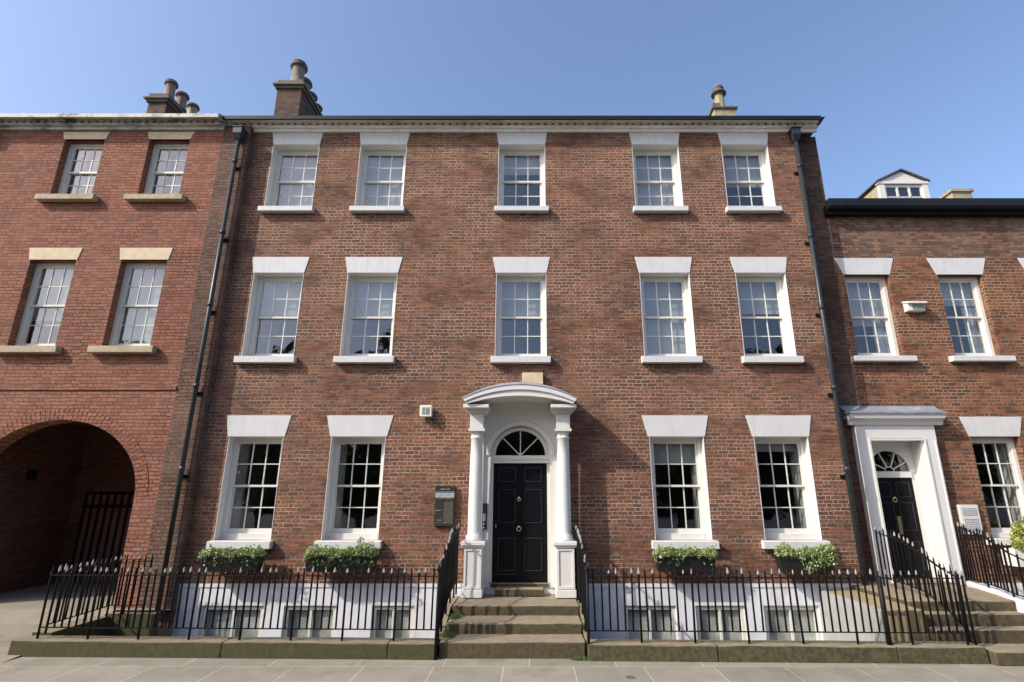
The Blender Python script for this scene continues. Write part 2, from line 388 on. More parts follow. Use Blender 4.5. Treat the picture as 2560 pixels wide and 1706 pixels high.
def wall(mb, x0, x1, z0, z1, yf, th, openings):
    """wall slab with real holes; openings: (xa, xb, za, zb[, arch_rise])  - za..zb rectangle, arch adds a half ellipse above zb"""
    xs = {x0, x1}; zs = {z0, z1}
    ops = []
    for o in openings:
        xa, xb, za, zb = o[:4]; rise = o[4] if len(o) > 4 else 0
        ops.append((xa, xb, za, zb, rise)); xs |= {xa, xb}; zs |= {za, zb + rise}
        if za < z0: zs.discard(za)
    xs = sorted(xs); zs = sorted(zs); yb = yf + th
    for i in range(len(xs) - 1):
        for j in range(len(zs) - 1):
            a, b, c, d = xs[i], xs[i + 1], zs[j], zs[j + 1]
            mx, mz = (a + b) / 2, (c + d) / 2
            if any(o[0] < mx < o[1] and o[2] < mz < o[3] + o[4] for o in ops): continue
            mb.poly([(a, yf, c), (b, yf, c), (b, yf, d), (a, yf, d)])
            mb.poly([(a, yb, c), (a, yb, d), (b, yb, d), (b, yb, c)])
    for xa, xb, za, zb, rise in ops:
        mb.poly([(xa, yf, za), (xa, yf, zb), (xa, yb, zb), (xa, yb, za)])
        mb.poly([(xb, yf, za), (xb, yb, za), (xb, yb, zb), (xb, yf, zb)])
        mb.poly([(xa, yf, za), (xa, yb, za), (xb, yb, za), (xb, yf, za)])
        if not rise: mb.poly([(xa, yf, zb), (xb, yf, zb), (xb, yb, zb), (xa, yb, zb)])
        else:
            K = 28; cx = (xa + xb) / 2; hw = (xb - xa) / 2
            arc = [(cx - hw * math.cos(math.pi * q / K), zb + rise * math.sin(math.pi * q / K)) for q in range(K + 1)]
            for q in range(K):
                (ax, az), (bx, bz) = arc[q], arc[q + 1]
                mb.poly([(ax, yf, az), (bx, yf, bz), (bx, yb, bz), (ax, yb, az)])
                mb.poly([(ax, yf, az), (bx, yf, bz), (bx, yf, zb + rise), (ax, yf, zb + rise)])
                mb.poly([(ax, yb, az), (ax, yb, zb + rise), (bx, yb, zb + rise), (bx, yb, bz)])
    mb.poly([(x0, yf, z0), (x0, yf, z1), (x0, yb, z1), (x0, yb, z0)])
    mb.poly([(x1, yf, z0), (x1, yb, z0), (x1, yb, z1), (x1, yf, z1)])
    mb.poly([(x0, yf, z1), (x1, yf, z1), (x1, yb, z1), (x0, yb, z1)])

def room(parent, x0, x1, y0, y1, levels, mats=None):
    for i in range(len(levels) - 1):
        z0, z1 = levels[i], levels[i + 1]
        b = MB()
        b.poly([(x0, y0, z0), (x1, y0, z0), (x1, y1, z0), (x0, y1, z0)])
        b.poly([(x0, y0, z1 - .12), (x0, y1, z1 - .12), (x1, y1, z1 - .12), (x1, y0, z1 - .12)])
        b.poly([(x0, y1, z0), (x1, y1, z0), (x1, y1, z1 - .12), (x0, y1, z1 - .12)])
        b.poly([(x0, y0, z0), (x0, y1, z0), (x0, y1, z1 - .12), (x0, y0, z1 - .12)])
        b.poly([(x1, y0, z0), (x1, y0, z1 - .12), (x1, y1, z1 - .12), (x1, y1, z0)])
        b.build('interior', (mats or ['room'] * 9)[i], parent, fix=False)

def window(house, cx, wd, z0, z1, yf, reveal, sash='sash', lintel=None, sill=None, painted=True, blind=None, shutters=False, rows=2, apron=0.0, lintel_mat='lintel', sill_mat='lintel', curtain=None):
    xa, xb = cx - wd / 2, cx + wd / 2
    fy = yf + reveal                                  # front of the box frame
    fw = 0.075
    g = 0.0015
    f = MB()
    f.box(xa + g, xa + fw, fy, fy + .14, z0 + g, z1 - g).box(xb - fw, xb - g, fy, fy + .14, z0 + g, z1 - g)
    f.box(xa + fw, xb - fw, fy + .001, fy + .14, z1 - .07, z1 - g)
    f.box(xa + fw, xb - fw, fy - .01, fy + .14, z0 + g, z0 + .045 + apron)
    win = f.build('window', sash, house, bevel=0.004)
    if painted:
        r = MB(); t = 0.007
        r.box(xa - .002, xa + t, yf - .004, fy, z0 + .002, z1 - t)
        r.box(xb - t, xb + .002, yf - .004, fy, z0 + .002, z1 - t)
        r.box(xa + t, xb - t, yf + .001, fy, z1 - t, z1 + .001)
        r.build('reveal', 'white' if sash == 'sash' else sash, win)
    ia, ib = xa + fw, xb - fw
    zb = z0 + .045 + apron; zt = z1 - .07; zm = (zb + zt) / 2 - .0
    def sashm(y, za, zc, botr, topr):
        s = MB(); st = .042
        s.box(ia, ia + st, y, y + .035, za, zc).box(ib - st, ib, y, y + .035, za, zc)
        s.box(ia + st, ib - st, y, y + .035, za, za + botr).box(ia + st, ib - st, y, y + .035, zc - topr, zc)
        ga, gb, gc, gd = ia + st, ib - st, za + botr, zc - topr
        for i in (1, 2):
            x = ga + (gb - ga) * i / 3; s.box(x - .009, x + .009, y + .004, y + .03, gc, gd)
        for j in range(1, rows):
            z = gc + (gd - gc) * j / rows; s.box(ga, gb, y + .006, y + .028, z - .009, z + .009)
        so = s.build('sash', sash, win)
        MB().poly([(ga, y + .018, gc), (gb, y + .018, gc), (gb, y + .018, gd), (ga, y + .018, gd)]).build('pane', 'glass', win, fix=False)
    sashm(fy + .03, zm - .012, zt, .04, .045)
    sashm(fy + .068, zb, zm + .028, .085, .04)
    if lintel:
        lb, lt_, h = lintel
        b = MB(); b.prism_y([(cx - lb / 2, z1), (cx + lb / 2, z1), (cx + lt_ / 2, z1 + h), (cx - lt_ / 2, z1 + h)], yf - .012, yf + .06)
        b.build('lintel', lintel_mat, win, bevel=0.004)
    if sill:
        sw, sp, sh = sill
        b = MB(); b.prism_x([(yf - sp, z0 - sh), (yf - .001, z0 - sh), (yf - .001, z0 - .001), (yf - sp, z0 - .012)], cx - sw / 2, cx + sw / 2)
        b.prism_x([(yf - .001, z0 - .04), (fy + .02, z0 - .04), (fy + .02, z0 + .001), (yf - .001, z0 - .001)], xa + .001, xb - .001)
        b.build('sill', sill_mat, win, bevel=0.006)
    if shutters:
        b = MB()
        b.box(xa + fw + .01, xa + fw + .05, fy + .15, fy + .42, z0 + .05, z1 - .05)
        b.box(xb - fw - .05, xb - fw - .01, fy + .15, fy + .42, z0 + .05, z1 - .05)
        b.box(xa + fw + .05, xb - fw - .05, fy + .15, fy + .42, z1 - .10, z1 - .04)
        b.build('shutter', 'shutter', win)
    if blind:
        zz = z1 - .05 - blind * (z1 - z0)
        b = MB(); b.box(xa + .04, xb - .04, fy + .16, fy + .165, zz, z1 - .02); b.box(xa + .04, xb - .04, fy + .155, fy + .172, zz - .02, zz)
        b.build('blind', 'blind', win)
    if curtain:
        for (ca, cb) in curtain:
            k = 26; pts = []
            for i in range(k + 1):
                x = xa + .04 + (wd - .08) * (ca + (cb - ca) * i / k)
                pts.append((x, fy + .20 + .018 * math.sin(i * 1.9) + .006 * math.sin(i * .7)))
            b = MB(); b.loft([[(x, y, z0 + .03) for x, y in pts], [(x, y, z1 - .03) for x, y in pts]], cap=False, close=False, smooth=True)
            b.build('curtain', 'curtain', win, fix=False)
    return win

# ------------------------------------------------------------------ ground
g = MB()
g.poly([(-600, -600, -0.125), (600, -600, -0.125), (600, 4.6, -0.125), (-600, 4.6, -0.125)])
struct(g.build('road', 'road', fix=False))
g = MB()
g.box(-60, 60, 4.6, 4.75, -.3, .002)
struct(g.build('kerb', 'kerb_tan'))
g = MB()
g.poly([(-60, 4.75, 0), (60, 4.75, 0), (60, 8.2, 0), (-60, 8.2, 0)])
g.poly([(-7.12, 8.2, 0), (6.12, 8.2, 0), (6.12, 8.61, 0), (-7.12, 8.61, 0)])
g.poly([(6.12, 8.2, 0), (60, 8.2, 0), (60, 10.9, 0), (6.12, 10.9, 0)])
struct(g.build('pavement', 'pavement', fix=False))
# ramp up to the archway on the left
g = MB()
xs = [-60, -10.6, -7.3, -7.12]
g.poly([(-60, 8.2, 0), (-7.12, 8.2, 0), (-7.12, 8.6, .03), (-60, 8.6, .03)])
g.poly([(-60, 8.6, .03), (-7.12, 8.6, .03), (-7.12, 10.2, .28), (-60, 10.2, .28)])
g.poly([(-60, 10.2, .28), (-6.2, 10.2, .28), (-6.2, 20, .32), (-60, 20, .32)])
struct(g.build('forecourt', 'ramp', fix=False))
# sunken basement area in front of the main house
g = MB()
g.poly([(-7.1, 8.3, -1.5), (-1.3, 8.3, -1.5), (-1.3, 10.5, -1.5), (-7.1, 10.5, -1.5)])
g.poly([(.78, 8.3, -1.5), (5.2, 8.3, -1.5), (5.2, 10.5, -1.5), (.78, 10.5, -1.5)])
struct(g.build('basement_floor', 'kerb', fix=False))
g = MB()
g.poly([(-60, 20, .3), (60, 20, .3), (600, 600, .3), (-600, 600, .3)])
struct(g.build('ground', 'pavement', fix=False))

# ------------------------------------------------------------------ main house
YM = 10.5; YL = 10.33; YR = 10.83
XL, XR = -6.25, 5.95
house = root('brick_house', 'wide three storey brown brick townhouse with white lintels and arched white porch', 'house', (0, YM, 0))
cxs = [-5.26, -3.30, -0.20, 2.79, 4.79]
W = 1.04
ops = []
for i, c in enumerate(cxs):
    if i != 2: ops.append((c - W / 2, c + W / 2, 1.385, 3.255))
    ops.append((c - W / 2, c + W / 2, 4.83, 6.64))
    ops.append((c - W / 2, c + W / 2, 8.15, 9.745))
ops.append((-0.20 - .56, -0.20 + .56, .66, 2.88, .56))
b = MB(); wall(b, XL, XR, .66, 10.2, YM, .34, ops); b.build('wall', 'brick_main', house)
b = MB(); b.box(-6.84, XL, YL, YM + .34, -.0, 10.12); b.build('pier', 'brick_pier', house)
b = MB(); b.box(XR, 6.62, YR, YR + .2, 0, 10.2); b.build('side_strip', 'brick_dark', house)  # shade on the recessed strip put into its darker brick
# basement
bops = [(-5.8, -4.7, -1.0, .30), (-4.35, -3.42, -1.0, .30), (-2.8, -2.05, -1.0, .30), (1.64, 2.56, -1.0, .30), (2.9, 3.78, -1.0, .30), (4.1, 5.08, -1.0, .30)]
b = MB(); wall(b, XL, XR, -1.5, .655, YM - .02, .36, bops); b.build('basement_wall', 'area_wall', house)
b = MB(); b.box(XL, -1.25, YM - .035, YM - .02, .60, .66).box(.85, XR, YM - .035, YM - .02, .60, .66); b.build('band', 'area_wall', house)
for (xa, xb, za, zb) in bops:
    f = MB(); y = YM + .02
    f.box(xa, xa + .07, y, y + .08, za, zb).box(xb - .07, xb, y, y + .08, za, zb).box(xa + .07, xb - .07, y, y + .08, zb - .07, zb)
    m = (xa + xb) / 2; f.box(m - .02, m + .02, y + .01, y + .06, za, zb - .07)
    wn = f.build('window', 'sash', house)
    MB().poly([(xa + .07, y + .04, za), (xb - .07, y + .04, za), (xb - .07, y + .04, zb - .07), (xa + .07, y + .04, zb - .07)]).build('pane', 'glass', wn, fix=False)
    MB().box(xa + .02, xb - .02, y + .085, y + .095, za if xa > 0 else za + .55, zb).build('blind', 'basement_blind', wn)
room(house, XL + .02, XR - .02, YM + .341, YM + 4.6, [-1.5, .6, 4.2, 7.6, 10.2], ['room', 'dark_room', 'dark_room', 'dark_room'])
for i, c in enumerate(cxs):
    if i != 2:
        window(house, c, W, 1.385, 3.255, YM, .18, lintel=(1.09, (1.26, 1.29, 0, 1.29, 1.27)[i], .405), sill=(1.2 if i != 0 else 1.14, .13, .14), shutters=True, apron=.06, blind=(.0, .0, 0, .22, .10)[i] or None)
    window(house, c, W, 4.83, 6.64, YM, .18, lintel=(1.06, 1.21, .36), sill=(1.19, .13, .14), blind=(.42, .45, .42, .95, .40)[i], curtain=None)
    window(house, c, W, 8.15, 9.745, YM, .19, lintel=(1.04, 1.14, .315), sill=(1.17, .13, .125), blind=(.95, .95, .30, .93, .50)[i])
# cornice: profile seen from below, gutter on top
def cornice(parent, x0, x1, yw, zb, P, mat, gmat, dent, dy=0.0):
    b = MB(); b.prism_x([(yw - .05, zb), (yw, zb), (yw, zb + .34), (yw - .05, zb + .34)], x0, x1)
    b.prism_x([(yw - P + .05, zb + .165), (yw - .155, zb + .20), (yw - .051, zb + .20), (yw - .051, zb + .25), (yw - P + .05, zb + .21)], x0, x1)
    b.box(x0, x1, yw - .15, yw - .115, zb + .158, zb + .199)
    b.box(x0, x1, yw - .14, yw - .051, zb + .072, zb + .092)
    n = int((x1 - x0) / dent); rnd = random.Random(3)
    for i in range(n):
        x = x0 + (i + .5) * dent; q = rnd.uniform(.29, .34)
        b.box(x - dent * q, x + dent * q, yw - .135, yw - .10, zb + .0925, zb + .1575)
    c = b.build('cornice', mat, parent)
    return c
cn = cornice(house, -6.93, 6.45, YM, 10.06, .30, 'cornice', 'gutter', .165)
b = MB(); b.prism_x([(YM - .315, 10.185), (YM - .245, 10.205), (YM - .245, 10.285), (YM - .315, 10.27)], -6.93, 6.43); b.build('gutter', 'gutter', house)
# roof and chimneys
b = MB(); b.prism_x([(YM - .2, 10.33), (YM + .1, 10.31), (YM + 4.5, 10.31), (YM + 4.5, 12.2)], XL - .5, 6.6); b.build('roof', 'slate', house)
def chimney(parent, x0, x1, y0, y1, zb, zt, mat, pots, cap='soot_stone'):
    b = MB(); b.box(x0, x1, y0, y1, zb, zt); ch = b.build('chimney', mat, parent)
    b = MB(); b.box(x0 - .05, x1 + .05, y0 - .05, y1 + .05, zt - .13, zt - .06).box(x0 - .10, x1 + .10, y0 - .10, y1 + .10, zt - .06, zt + .001)
    b.box(x0 - .02, x1 + .02, y0 - .02, y1 + .02, zt + .001, zt + .15)
    o = b.build('chimney_cap', cap, ch, bevel=.01)
    for (px, py, r, h, mt, kind) in pots:
        z = zt + .12
        b = MB(); k = 8 if kind == 'oct' else 18
        pr = [(r * 1.25, z), (r * 1.25, z + .06), (r * 1.02, z + .09), (r * .92, z + h * .72), (r * 1.0, z + h * .75)]
        b.lathe(px, py, pr, k, smooth=(k > 8)); p = b.build('chimney_pot', mt, ch)
        b = MB(); b.lathe(px, py, [(r * 1.0, z + h * .75), (r * 1.32, z + h * .78), (r * 1.3, z + h * .86), (r * .95, z + h * .90), (r * 1.18, z + h * .93), (r * 1.05, z + h * .97), (r * .6, z + h)], k)
        b.build('cowl', 'soot_stone', p)
chimney(house, -6.72, -6.08, 12.0, 13.45, 10.4, 12.68, 'brick_dark', [(-6.37, 12.27, .17, .84, 'pot', 'round'), (-6.37, 12.68, .165, .62, 'pot', 'round'), (-6.37, 13.08, .17, .5, 'pot', 'round'), (-6.35, 13.5, .15, .45, 'pot', 'round')])
# right chimney: small pale stack
b = MB(); b.box(4.80, 5.37, 12.0, 12.5, 10.4, 11.92); ch = b.build('chimney', 'pale_pot', house)
b = MB(); b.box(4.75, 5.42, 11.95, 12.55, 11.92, 11.98).box(4.78, 4.97, 11.98, 12.3, 11.98, 12.10); b.build('chimney_cap', 'soot_stone', ch, bevel=.012)
b = MB(); b.lathe(5.05, 12.2, [(.14, 11.98), (.13, 12.2), (.11, 12.52), (.13, 12.54)], 8, False); p = b.build('chimney_pot', 'pale_pot', ch)
b = MB(); b.lathe(5.05, 12.2, [(.2, 12.53), (.2, 12.56), (.13, 12.6), (.13, 12.68), (.15, 12.7), (.08, 12.82)], 12); b.build('cowl', 'soot_stone', p)

def downpipe(parent, x, yw, zt, zb, off=.09, brk=(9.0, 7.3, 5.7, 4.05, 2.5)):
    b = MB(); y = yw - off
    b.tube([(x, y, zb), (x, y, zt)], .043, 12)
    for z in brk: b.tube([(x, y, z + .1), (x, y, z + .19)], .052, 12)
    p = b.build('downpipe', 'pipe', parent)
    b = MB(); b.prism_z([(x - .095, yw - .2), (x + .095, yw - .2), (x + .095, yw - .01), (x - .095, yw - .01)], zt + .08, zt + .22)
    b.loft([[(x - .06, y - .05, zt - .05), (x + .06, y - .05, zt - .05), (x + .06, y + .05, zt - .05), (x - .06, y + .05, zt - .05)],
            [(x - .095, yw - .2, zt + .08), (x + .095, yw - .2, zt + .08), (x + .095, yw - .01, zt + .08), (x - .095, yw - .01, zt + .08)]])
    b.box(x - .11, x + .11, yw - .215, yw - .005, zt + .22, zt + .245)
    b.build('hopper', 'pipe', p, bevel=.006)
    for z in brk:
        b = MB(); b.box(x - .1, x + .1, yw - .03, yw - .001, z - .02, z + .04); b.box(x - .02, x + .02, y, yw - .03, z - .015, z + .03)
        b.build('bracket', 'black_iron', p)
downpipe(house, -6.42, YL, 9.72, .25)
downpipe(house, 5.91, YM, 9.82, .25)

# ------------------------------------------------------------------ main doorway
CX = -0.20
b = MB()
K = 24
yp = YM - .05
xa, xb = CX - .97, CX + .97
def arch_panel(b, x0, x1, z0, z1, cx, hw, zs, y0, y1):
    arc = [(cx - hw * math.cos(math.pi * q / K), zs + hw * math.sin(math.pi * q / K)) for q in range(K + 1)]
    for (a, c) in ((x0, cx - hw), (cx + hw, x1)): b.box(a, c, y0, y1, z0, zs)
    # left + right of the arc head
    for q in range(K):
        (ax, az), (bx, bz) = arc[q], arc[q + 1]
        b.loft([[(ax, y0, az), (bx, y0, bz), (bx, y0, z1), (ax, y0, z1)], [(ax, y1, az), (bx, y1, bz), (bx, y1, z1), (ax, y1, z1)]])
    b.box(x0, cx - hw, y0, y1, zs, z1); b.box(cx + hw, x1, y0, y1, zs, z1)
arch_panel(b, CX - .92, CX + .92, .60, 3.93, CX, .555, 2.90, yp, YM + .14)
surr = b.build('door_surround', 'white', house)
# raised archivolt ring
b = MB()
for q in range(K):
    a0, a1 = math.pi * q / K, math.pi * (q + 1) / K
    ring = []
    for a in (a0, a1):
        c, s_ = -math.cos(a), math.sin(a)
        ring.append([(CX + .57 * c, yp - .001, 2.9 + .57 * s_), (CX + .66 * c, yp - .001, 2.9 + .66 * s_), (CX + .65 * c, yp - .02, 2.9 + .65 * s_), (CX + .575 * c, yp - .02, 2.9 + .575 * s_)])
    b.loft(ring, cap=False)
b.build('archivolt', 'white', surr)
# inner frame, transom and fanlight
yd = YM + .06
b = MB()
b.box(CX - .555, CX - .505, yd - .03, yd + .10, .66, 2.90).box(CX + .505, CX + .555, yd - .03, yd + .10, .66, 2.90)
b.box(CX - .555, CX + .555, yd - .05, yd + .10, 2.76, 2.83).box(CX - .555, CX + .555, yd - .07, yd + .10, 2.83, 2.90)
for q in range(K):
    ring = []
    for a in (math.pi * q / K, math.pi * (q + 1) / K):
        c, s_ = -math.cos(a), math.sin(a)
        ring.append([(CX + .475 * c, yd - .03, 2.9 + .475 * s_), (CX + .556 * c, yd - .03, 2.9 + .556 * s_), (CX + .556 * c, yd + .1, 2.9 + .556 * s_), (CX + .475 * c, yd + .1, 2.9 + .475 * s_)])
    b.loft(ring, cap=False)
fr = b.build('door_frame', 'cream_sash', surr)
b = MB()
for a in (45, 90, 135):
    c, s_ = -math.cos(R(a)), math.sin(R(a))
    nx, nz = -s_ * .009, c * .009
    b.loft([[(CX + .03 * c + nx, y, 2.9 + .03 * s_ + nz) for y in (yd,)] + [(CX + .03 * c - nx, yd, 2.9 + .03 * s_ - nz), (CX + .48 * c - nx, yd, 2.9 + .48 * s_ - nz), (CX + .48 * c + nx, yd, 2.9 + .48 * s_ + nz)],
            [(CX + .03 * c + nx, yd + .03, 2.9 + .03 * s_ + nz), (CX + .03 * c - nx, yd + .03, 2.9 + .03 * s_ - nz), (CX + .48 * c - nx, yd + .03, 2.9 + .48 * s_ - nz), (CX + .48 * c + nx, yd + .03, 2.9 + .48 * s_ + nz)]])
b.lathe(CX, yd + .01, [(.03, 2.9), (.04, 2.93), (.01, 2.96)], 8)
fan = b.build('fanlight', 'sash', house)
b = MB(); b.poly([(CX + .49 * math.cos(math.pi * q / K), yd + .04, 2.9 + .49 * math.sin(math.pi * q / K)) for q in range(K + 1)]); b.build('pane', 'glass', fan, fix=False)
# door leaf
def door(parent, cx, hw, z0, z1, y, panels):
    b = MB(); b.box(cx - hw, cx + hw, y, y + .05, z0, z1)
    b.box(cx - hw, cx + hw, y - .02, y - .001, z0 + .0, z0 + .03)
    d = b.build('door', 'door', parent)
    for (xa, xb, za, zb) in panels:
        t = .010; mo = MB(); inn = MB()
        for q in ((xa, xb, za, za + t), (xa, xb, zb - t, zb), (xa, xa + t, za + t, zb - t), (xb - t, xb, za + t, zb - t)):
            mo.box(q[0], q[1], y - .013, y - .001, q[2], q[3])
        inn.box(xa + .035, xb - .035, y - .008, y - .001, za + .035, zb - .035)
        inn.build('door_panel', 'door', d); mo.build('door_moulding', 'door_mould', d)
    return d
DZ0, DZ1 = .67, 2.755
pn = []
for sx in (-1, 1):
    xa, xb = sorted((CX + sx * .085, CX + sx * .40))
    pn += [(xa, xb, .86, 1.42), (xa, xb, 1.68, 2.28), (xa, xb, 2.42, 2.68)]
d = door(house, CX, .503, DZ0, DZ1, yd, pn)
def ring_knock(parent, x, y, z, r):
    b = MB(); b.tube([(x + r * math.sin(a * math.pi / 8), y - .03, z + r * math.cos(a * math.pi / 8)) for a in range(17)], .008, 6)
    b.lathe(x, y - .02, [(.0, z + r - .02), (.018, z + r - .01), (.018, z + r + .01), (.0, z + r + .02)], 8)
    b.build('knocker', 'brass', parent)
ring_knock(d, CX - .02, yd, 2.10, .028)
ring_knock(d, CX - .02, yd, 1.58, .038)
b = MB(); b.box(CX - .455, CX - .435, yd - .035, yd - .001, 1.60, 1.665); b.build('door_handle', 'brass', d)
b = MB(); b.box(CX - .46, CX - .06, yd - .012, yd - .001, .80, .81); b.build('kick_bead', 'door_mould', d)
# pedestals, columns, entablature blocks
for sx in (-1, 1):
    x = CX + sx * .80; yc = 10.20
    b = MB()
    b.box(x - .175, x + .175, 9.99, YM - .051, .50, .63)
    b.box(x - .15, x + .15, 10.01, YM - .051, .63, 1.30)
    b.box(x - .19, x + .19, 9.975, YM - .051, 1.30, 1.335).box(x - .21, x + .21, 9.955, YM - .051, 1.335, 1.40)
    pd = b.build('pedestal', 'white', surr, bevel=.01)
    b = MB(); t = .03
    for q in ((x - .15, x + .15, .64, .68), (x - .15, x + .15, 1.25, 1.29), (x - .15, x - .115, .68, 1.25), (x + .115, x + .15, .68, 1.25)):
        b.box(q[0], q[1], 9.995, 10.009, q[2], q[3])
    b.build('pedestal_panel', 'white', pd)
    b = MB()
    b.lathe(x, yc, [(.165, 1.40), (.165, 1.44), (.15, 1.455), (.155, 1.48), (.13, 1.50), (.122, 1.54), (.122, 2.1), (.112, 2.9), (.105, 3.18), (.118, 3.19), (.118, 3.21), (.105, 3.22), (.105, 3.27), (.14, 3.31)], 28)
    b.box(x - .15, x + .15, yc - .15, yc + .15, 3.31, 3.36)
    b.build('column', 'white', surr)
    b = MB()
    b.box(x - .125, x + .125, 10.06, YM - .051, 3.361, 3.64)
    b.prism_y([(x - .15, 3.64), (x + .15, 3.64), (x + .21, 3.71), (x - .21, 3.71)], 10.0, YM - .051)
    b.box(x - .235, x + .235, 9.83, YM - .051, 3.71, 3.772)
    b.build('entablature_block', 'white', surr, bevel=.006)
    b = MB(); b.box(x - .11 + sx * .0, x + .11, YM - .095, YM - .051, .63, 3.31); b.build('pilaster', 'white', surr)
# segmental hood
def arcpts(hw, rise, zb, n=28, cx=CX):
    rr = (hw * hw + rise * rise) / (2 * rise); c0 = zb + rise - rr; am = math.asin(hw / rr)
    return [(cx + rr * math.sin(-am + 2 * am * q / n), c0 + rr * math.cos(-am + 2 * am * q / n)) for q in range(n + 1)]
def hood_layer(name, mat, y0, y1, o0, o1, parent):
    """arched slab between outline o1 (outer) and o0 (inner), from y0 to y1"""
    b = MB(); n = len(o0)
    for i in range(n - 1):
        q = [o0[i], o0[i + 1], o1[i + 1], o1[i]]
        b.loft([[(x, y0, z) for x, z in q], [(x, y1, z) for x, z in q]])
    return b.build(name, mat, parent)
hd = hood_layer('hood', 'white', 9.80, YM - .001, arcpts(.965, .145, 3.775), arcpts(1.02, .245, 3.85), house)
hood_layer('hood_moulding', 'white', 9.765, 9.80, arcpts(1.0, .22, 3.815), arcpts(1.035, .255, 3.86), hd)
hood_layer('hood_moulding', 'white', 9.785, 9.80, arcpts(.965, .145, 3.776), arcpts(.985, .19, 3.79), hd)
# lead roof rising to the wall
b = MB(); f0 = arcpts(1.05, .26, 3.862); f1 = arcpts(1.05, .29, 3.90); b1 = arcpts(1.05, .325, 3.955)
b.loft([[(x, 9.755, z) for x, z in f0], [(x, 9.755, z + .018) for x, z in f0], [(x, 10.1, z + .05) for x, z in f1], [(x, YM - .002, z) for x, z in b1], [(x, YM - .002, z - .12) for x, z in b1]], cap=False, close=False, smooth=True)
b.build('lead_roof', 'lead', hd)
b = MB(); b.box(CX + .03, CX + .44, YM - .10, YM - .003, 4.20, 4.49); b.build('stone_block', 'cream_stone', hd, bevel=.006)
# intercom on the door surround
ic = root('intercom_panel', 'tall narrow black intercom panel on the white surround left of the black door', 'intercom', (-.85, yp, 1.8))
b = MB(); b.box(-.915, -.80, yp - .03, yp - .001, 1.57, 2.03); b.build('casing', 'board', ic, bevel=.004)
b = MB(); b.box(-.89, -.825, yp - .034, yp - .031, 1.72, 1.85); b.build('name_card', 'board_grey', ic)
b = MB(); b.box(-.885, -.84, yp - .035, yp - .031, 1.65, 1.69).box(-.885, -.84, yp - .035, yp - .031, 1.59, 1.62); b.build('button', 'board_grey', ic)
# notice board
nb = root('notice_board', 'dark framed glazed notice board on the brick wall left of the porch', 'notice board', (-1.58, YM, 2.0))
b = MB(); b.box(-1.77, -1.41, YM - .07, YM - .001, 1.63, 2.34); b.build('backing', 'board', nb, bevel=.006)
b = MB(); b.box(-1.60, -1.425, YM - .074, YM - .071, 1.69, 2.06); b.build('glazed_panel', 'board_panel', nb)
b = MB(); b.box(-1.765, -1.415, YM - .075, YM - .071, 2.13, 2.22); b.build('lettering_panel', 'board_grey', nb)
b = MB(); rnd = random.Random(5)
for (z, x0, x1, h) in ((2.275, -1.67, -1.51, .016), (2.235, -1.76, -1.42, .006), (2.105, -1.73, -1.62, .008), (2.105, -1.58, -1.45, .008), (1.90, -1.75, -1.65, .014), (1.73, -1.72, -1.63, .012), (1.685, -1.75, -1.42, .004)):
    if h < .008: b.box(x0, x1, YM - .078, YM - .0755, z, z + h); continue
    x = x0
    while x < x1:
        w_ = rnd.uniform(.008, .018); b.box(x, x + w_, YM - .078, YM - .0755, z, z + h * rnd.uniform(.7, 1)); x += w_ + .004
b.build('lettering', 'board_grey', nb)
# security light
al = root('security_light', 'small square white security light on the brick wall left of the porch', 'light', (-2.0, YM, 3.75))
b = MB(); b.box(-2.13, -1.90, YM - .14, YM - .04, 3.62, 3.84).box(-2.06, -1.97, YM - .04, YM - .001, 3.68, 3.78); b.build('casing', 'casing', al, bevel=.01)
b = MB(); b.box(-2.085, -1.945, YM - .146, YM - .141, 3.665, 3.795); b.build('lens', 'grey_glass', al)
b = MB(); b.box(-2.02, -2.01, YM - .15, YM - .147, 3.67, 3.79); b.build('guard_bar', 'casing', al)
b = MB(); b.tube([(-1.95, YM - .02, 3.66), (-1.88, YM - .012, 3.55), (-1.80, YM - .012, 3.5), (-1.7, YM - .012, 3.38)], .006, 6); b.build('cable', 'black_iron', al)

# ------------------------------------------------------------------ steps
st = root('front_steps', 'worn sandstone steps leading up to the arched white porch', 'steps', (-.25, 8.4, 0))
for (y0, y1, z0, z1, x0, x1) in ((8.40, 8.95, -.05, .205, -1.27, .76), (8.86, 9.5, .0, .347, -1.25, .76), (9.41, 10.62, .0, .488, -1.24, .77), (10.19, 10.70, .489, .612, -.62, .23)):
    b = MB(); b.box(x0, x1, y0, y1, z0, z1)
    o = b.build('step', 'step', st, bevel=.018); rough_up(o, .003, 5, int(y0 * 10))
b = MB(); b.box(-.72, .32, 10.45, 10.86, .60, .665); b.build('threshold', 'step', st, bevel=.008)
for (xa, xb) in ((-1.38, -1.272), (.772, .86)):
    MB().prism_x([(8.64, -1.5), (10.45, -1.5), (10.45, .46), (9.4, .46), (9.0, .3), (8.64, .16)], xa, xb).build('side_wall', 'kerb', st)

# ------------------------------------------------------------------ stone kerbs carrying the railings
def ky(x): return 8.30 - .026 * x          # front line of the kerb, slightly skewed to the house
def kerb_obj(x0, x1, mat, label, joints, hz=.20, ret=False):
    b = MB(); xs = [x0] + joints + [x1]
    k = root('stone_kerb', label, 'kerb', (x0, ky(x0), 0))
    for i in range(len(xs) - 1):
        a, c = xs[i] + .003, xs[i + 1] - .003
        b = MB(); b.loft([[(a, ky(a), -.05), (a, ky(a) + .34, -.05), (a, ky(a) + .33, hz), (a, ky(a) + .015, hz)], [(c, ky(c), -.05), (c, ky(c) + .34, -.05), (c, ky(c) + .33, hz), (c, ky(c) + .015, hz)]])
        o = b.build('kerb_stone', mat, k, bevel=.016); rough_up(o, .0035, 6, i + 3)
    return k
k1 = kerb_obj(-7.33, -1.30, 'kerb', 'long low mossy stone kerb under the railings left of the front steps', [-4.3, -1.98])
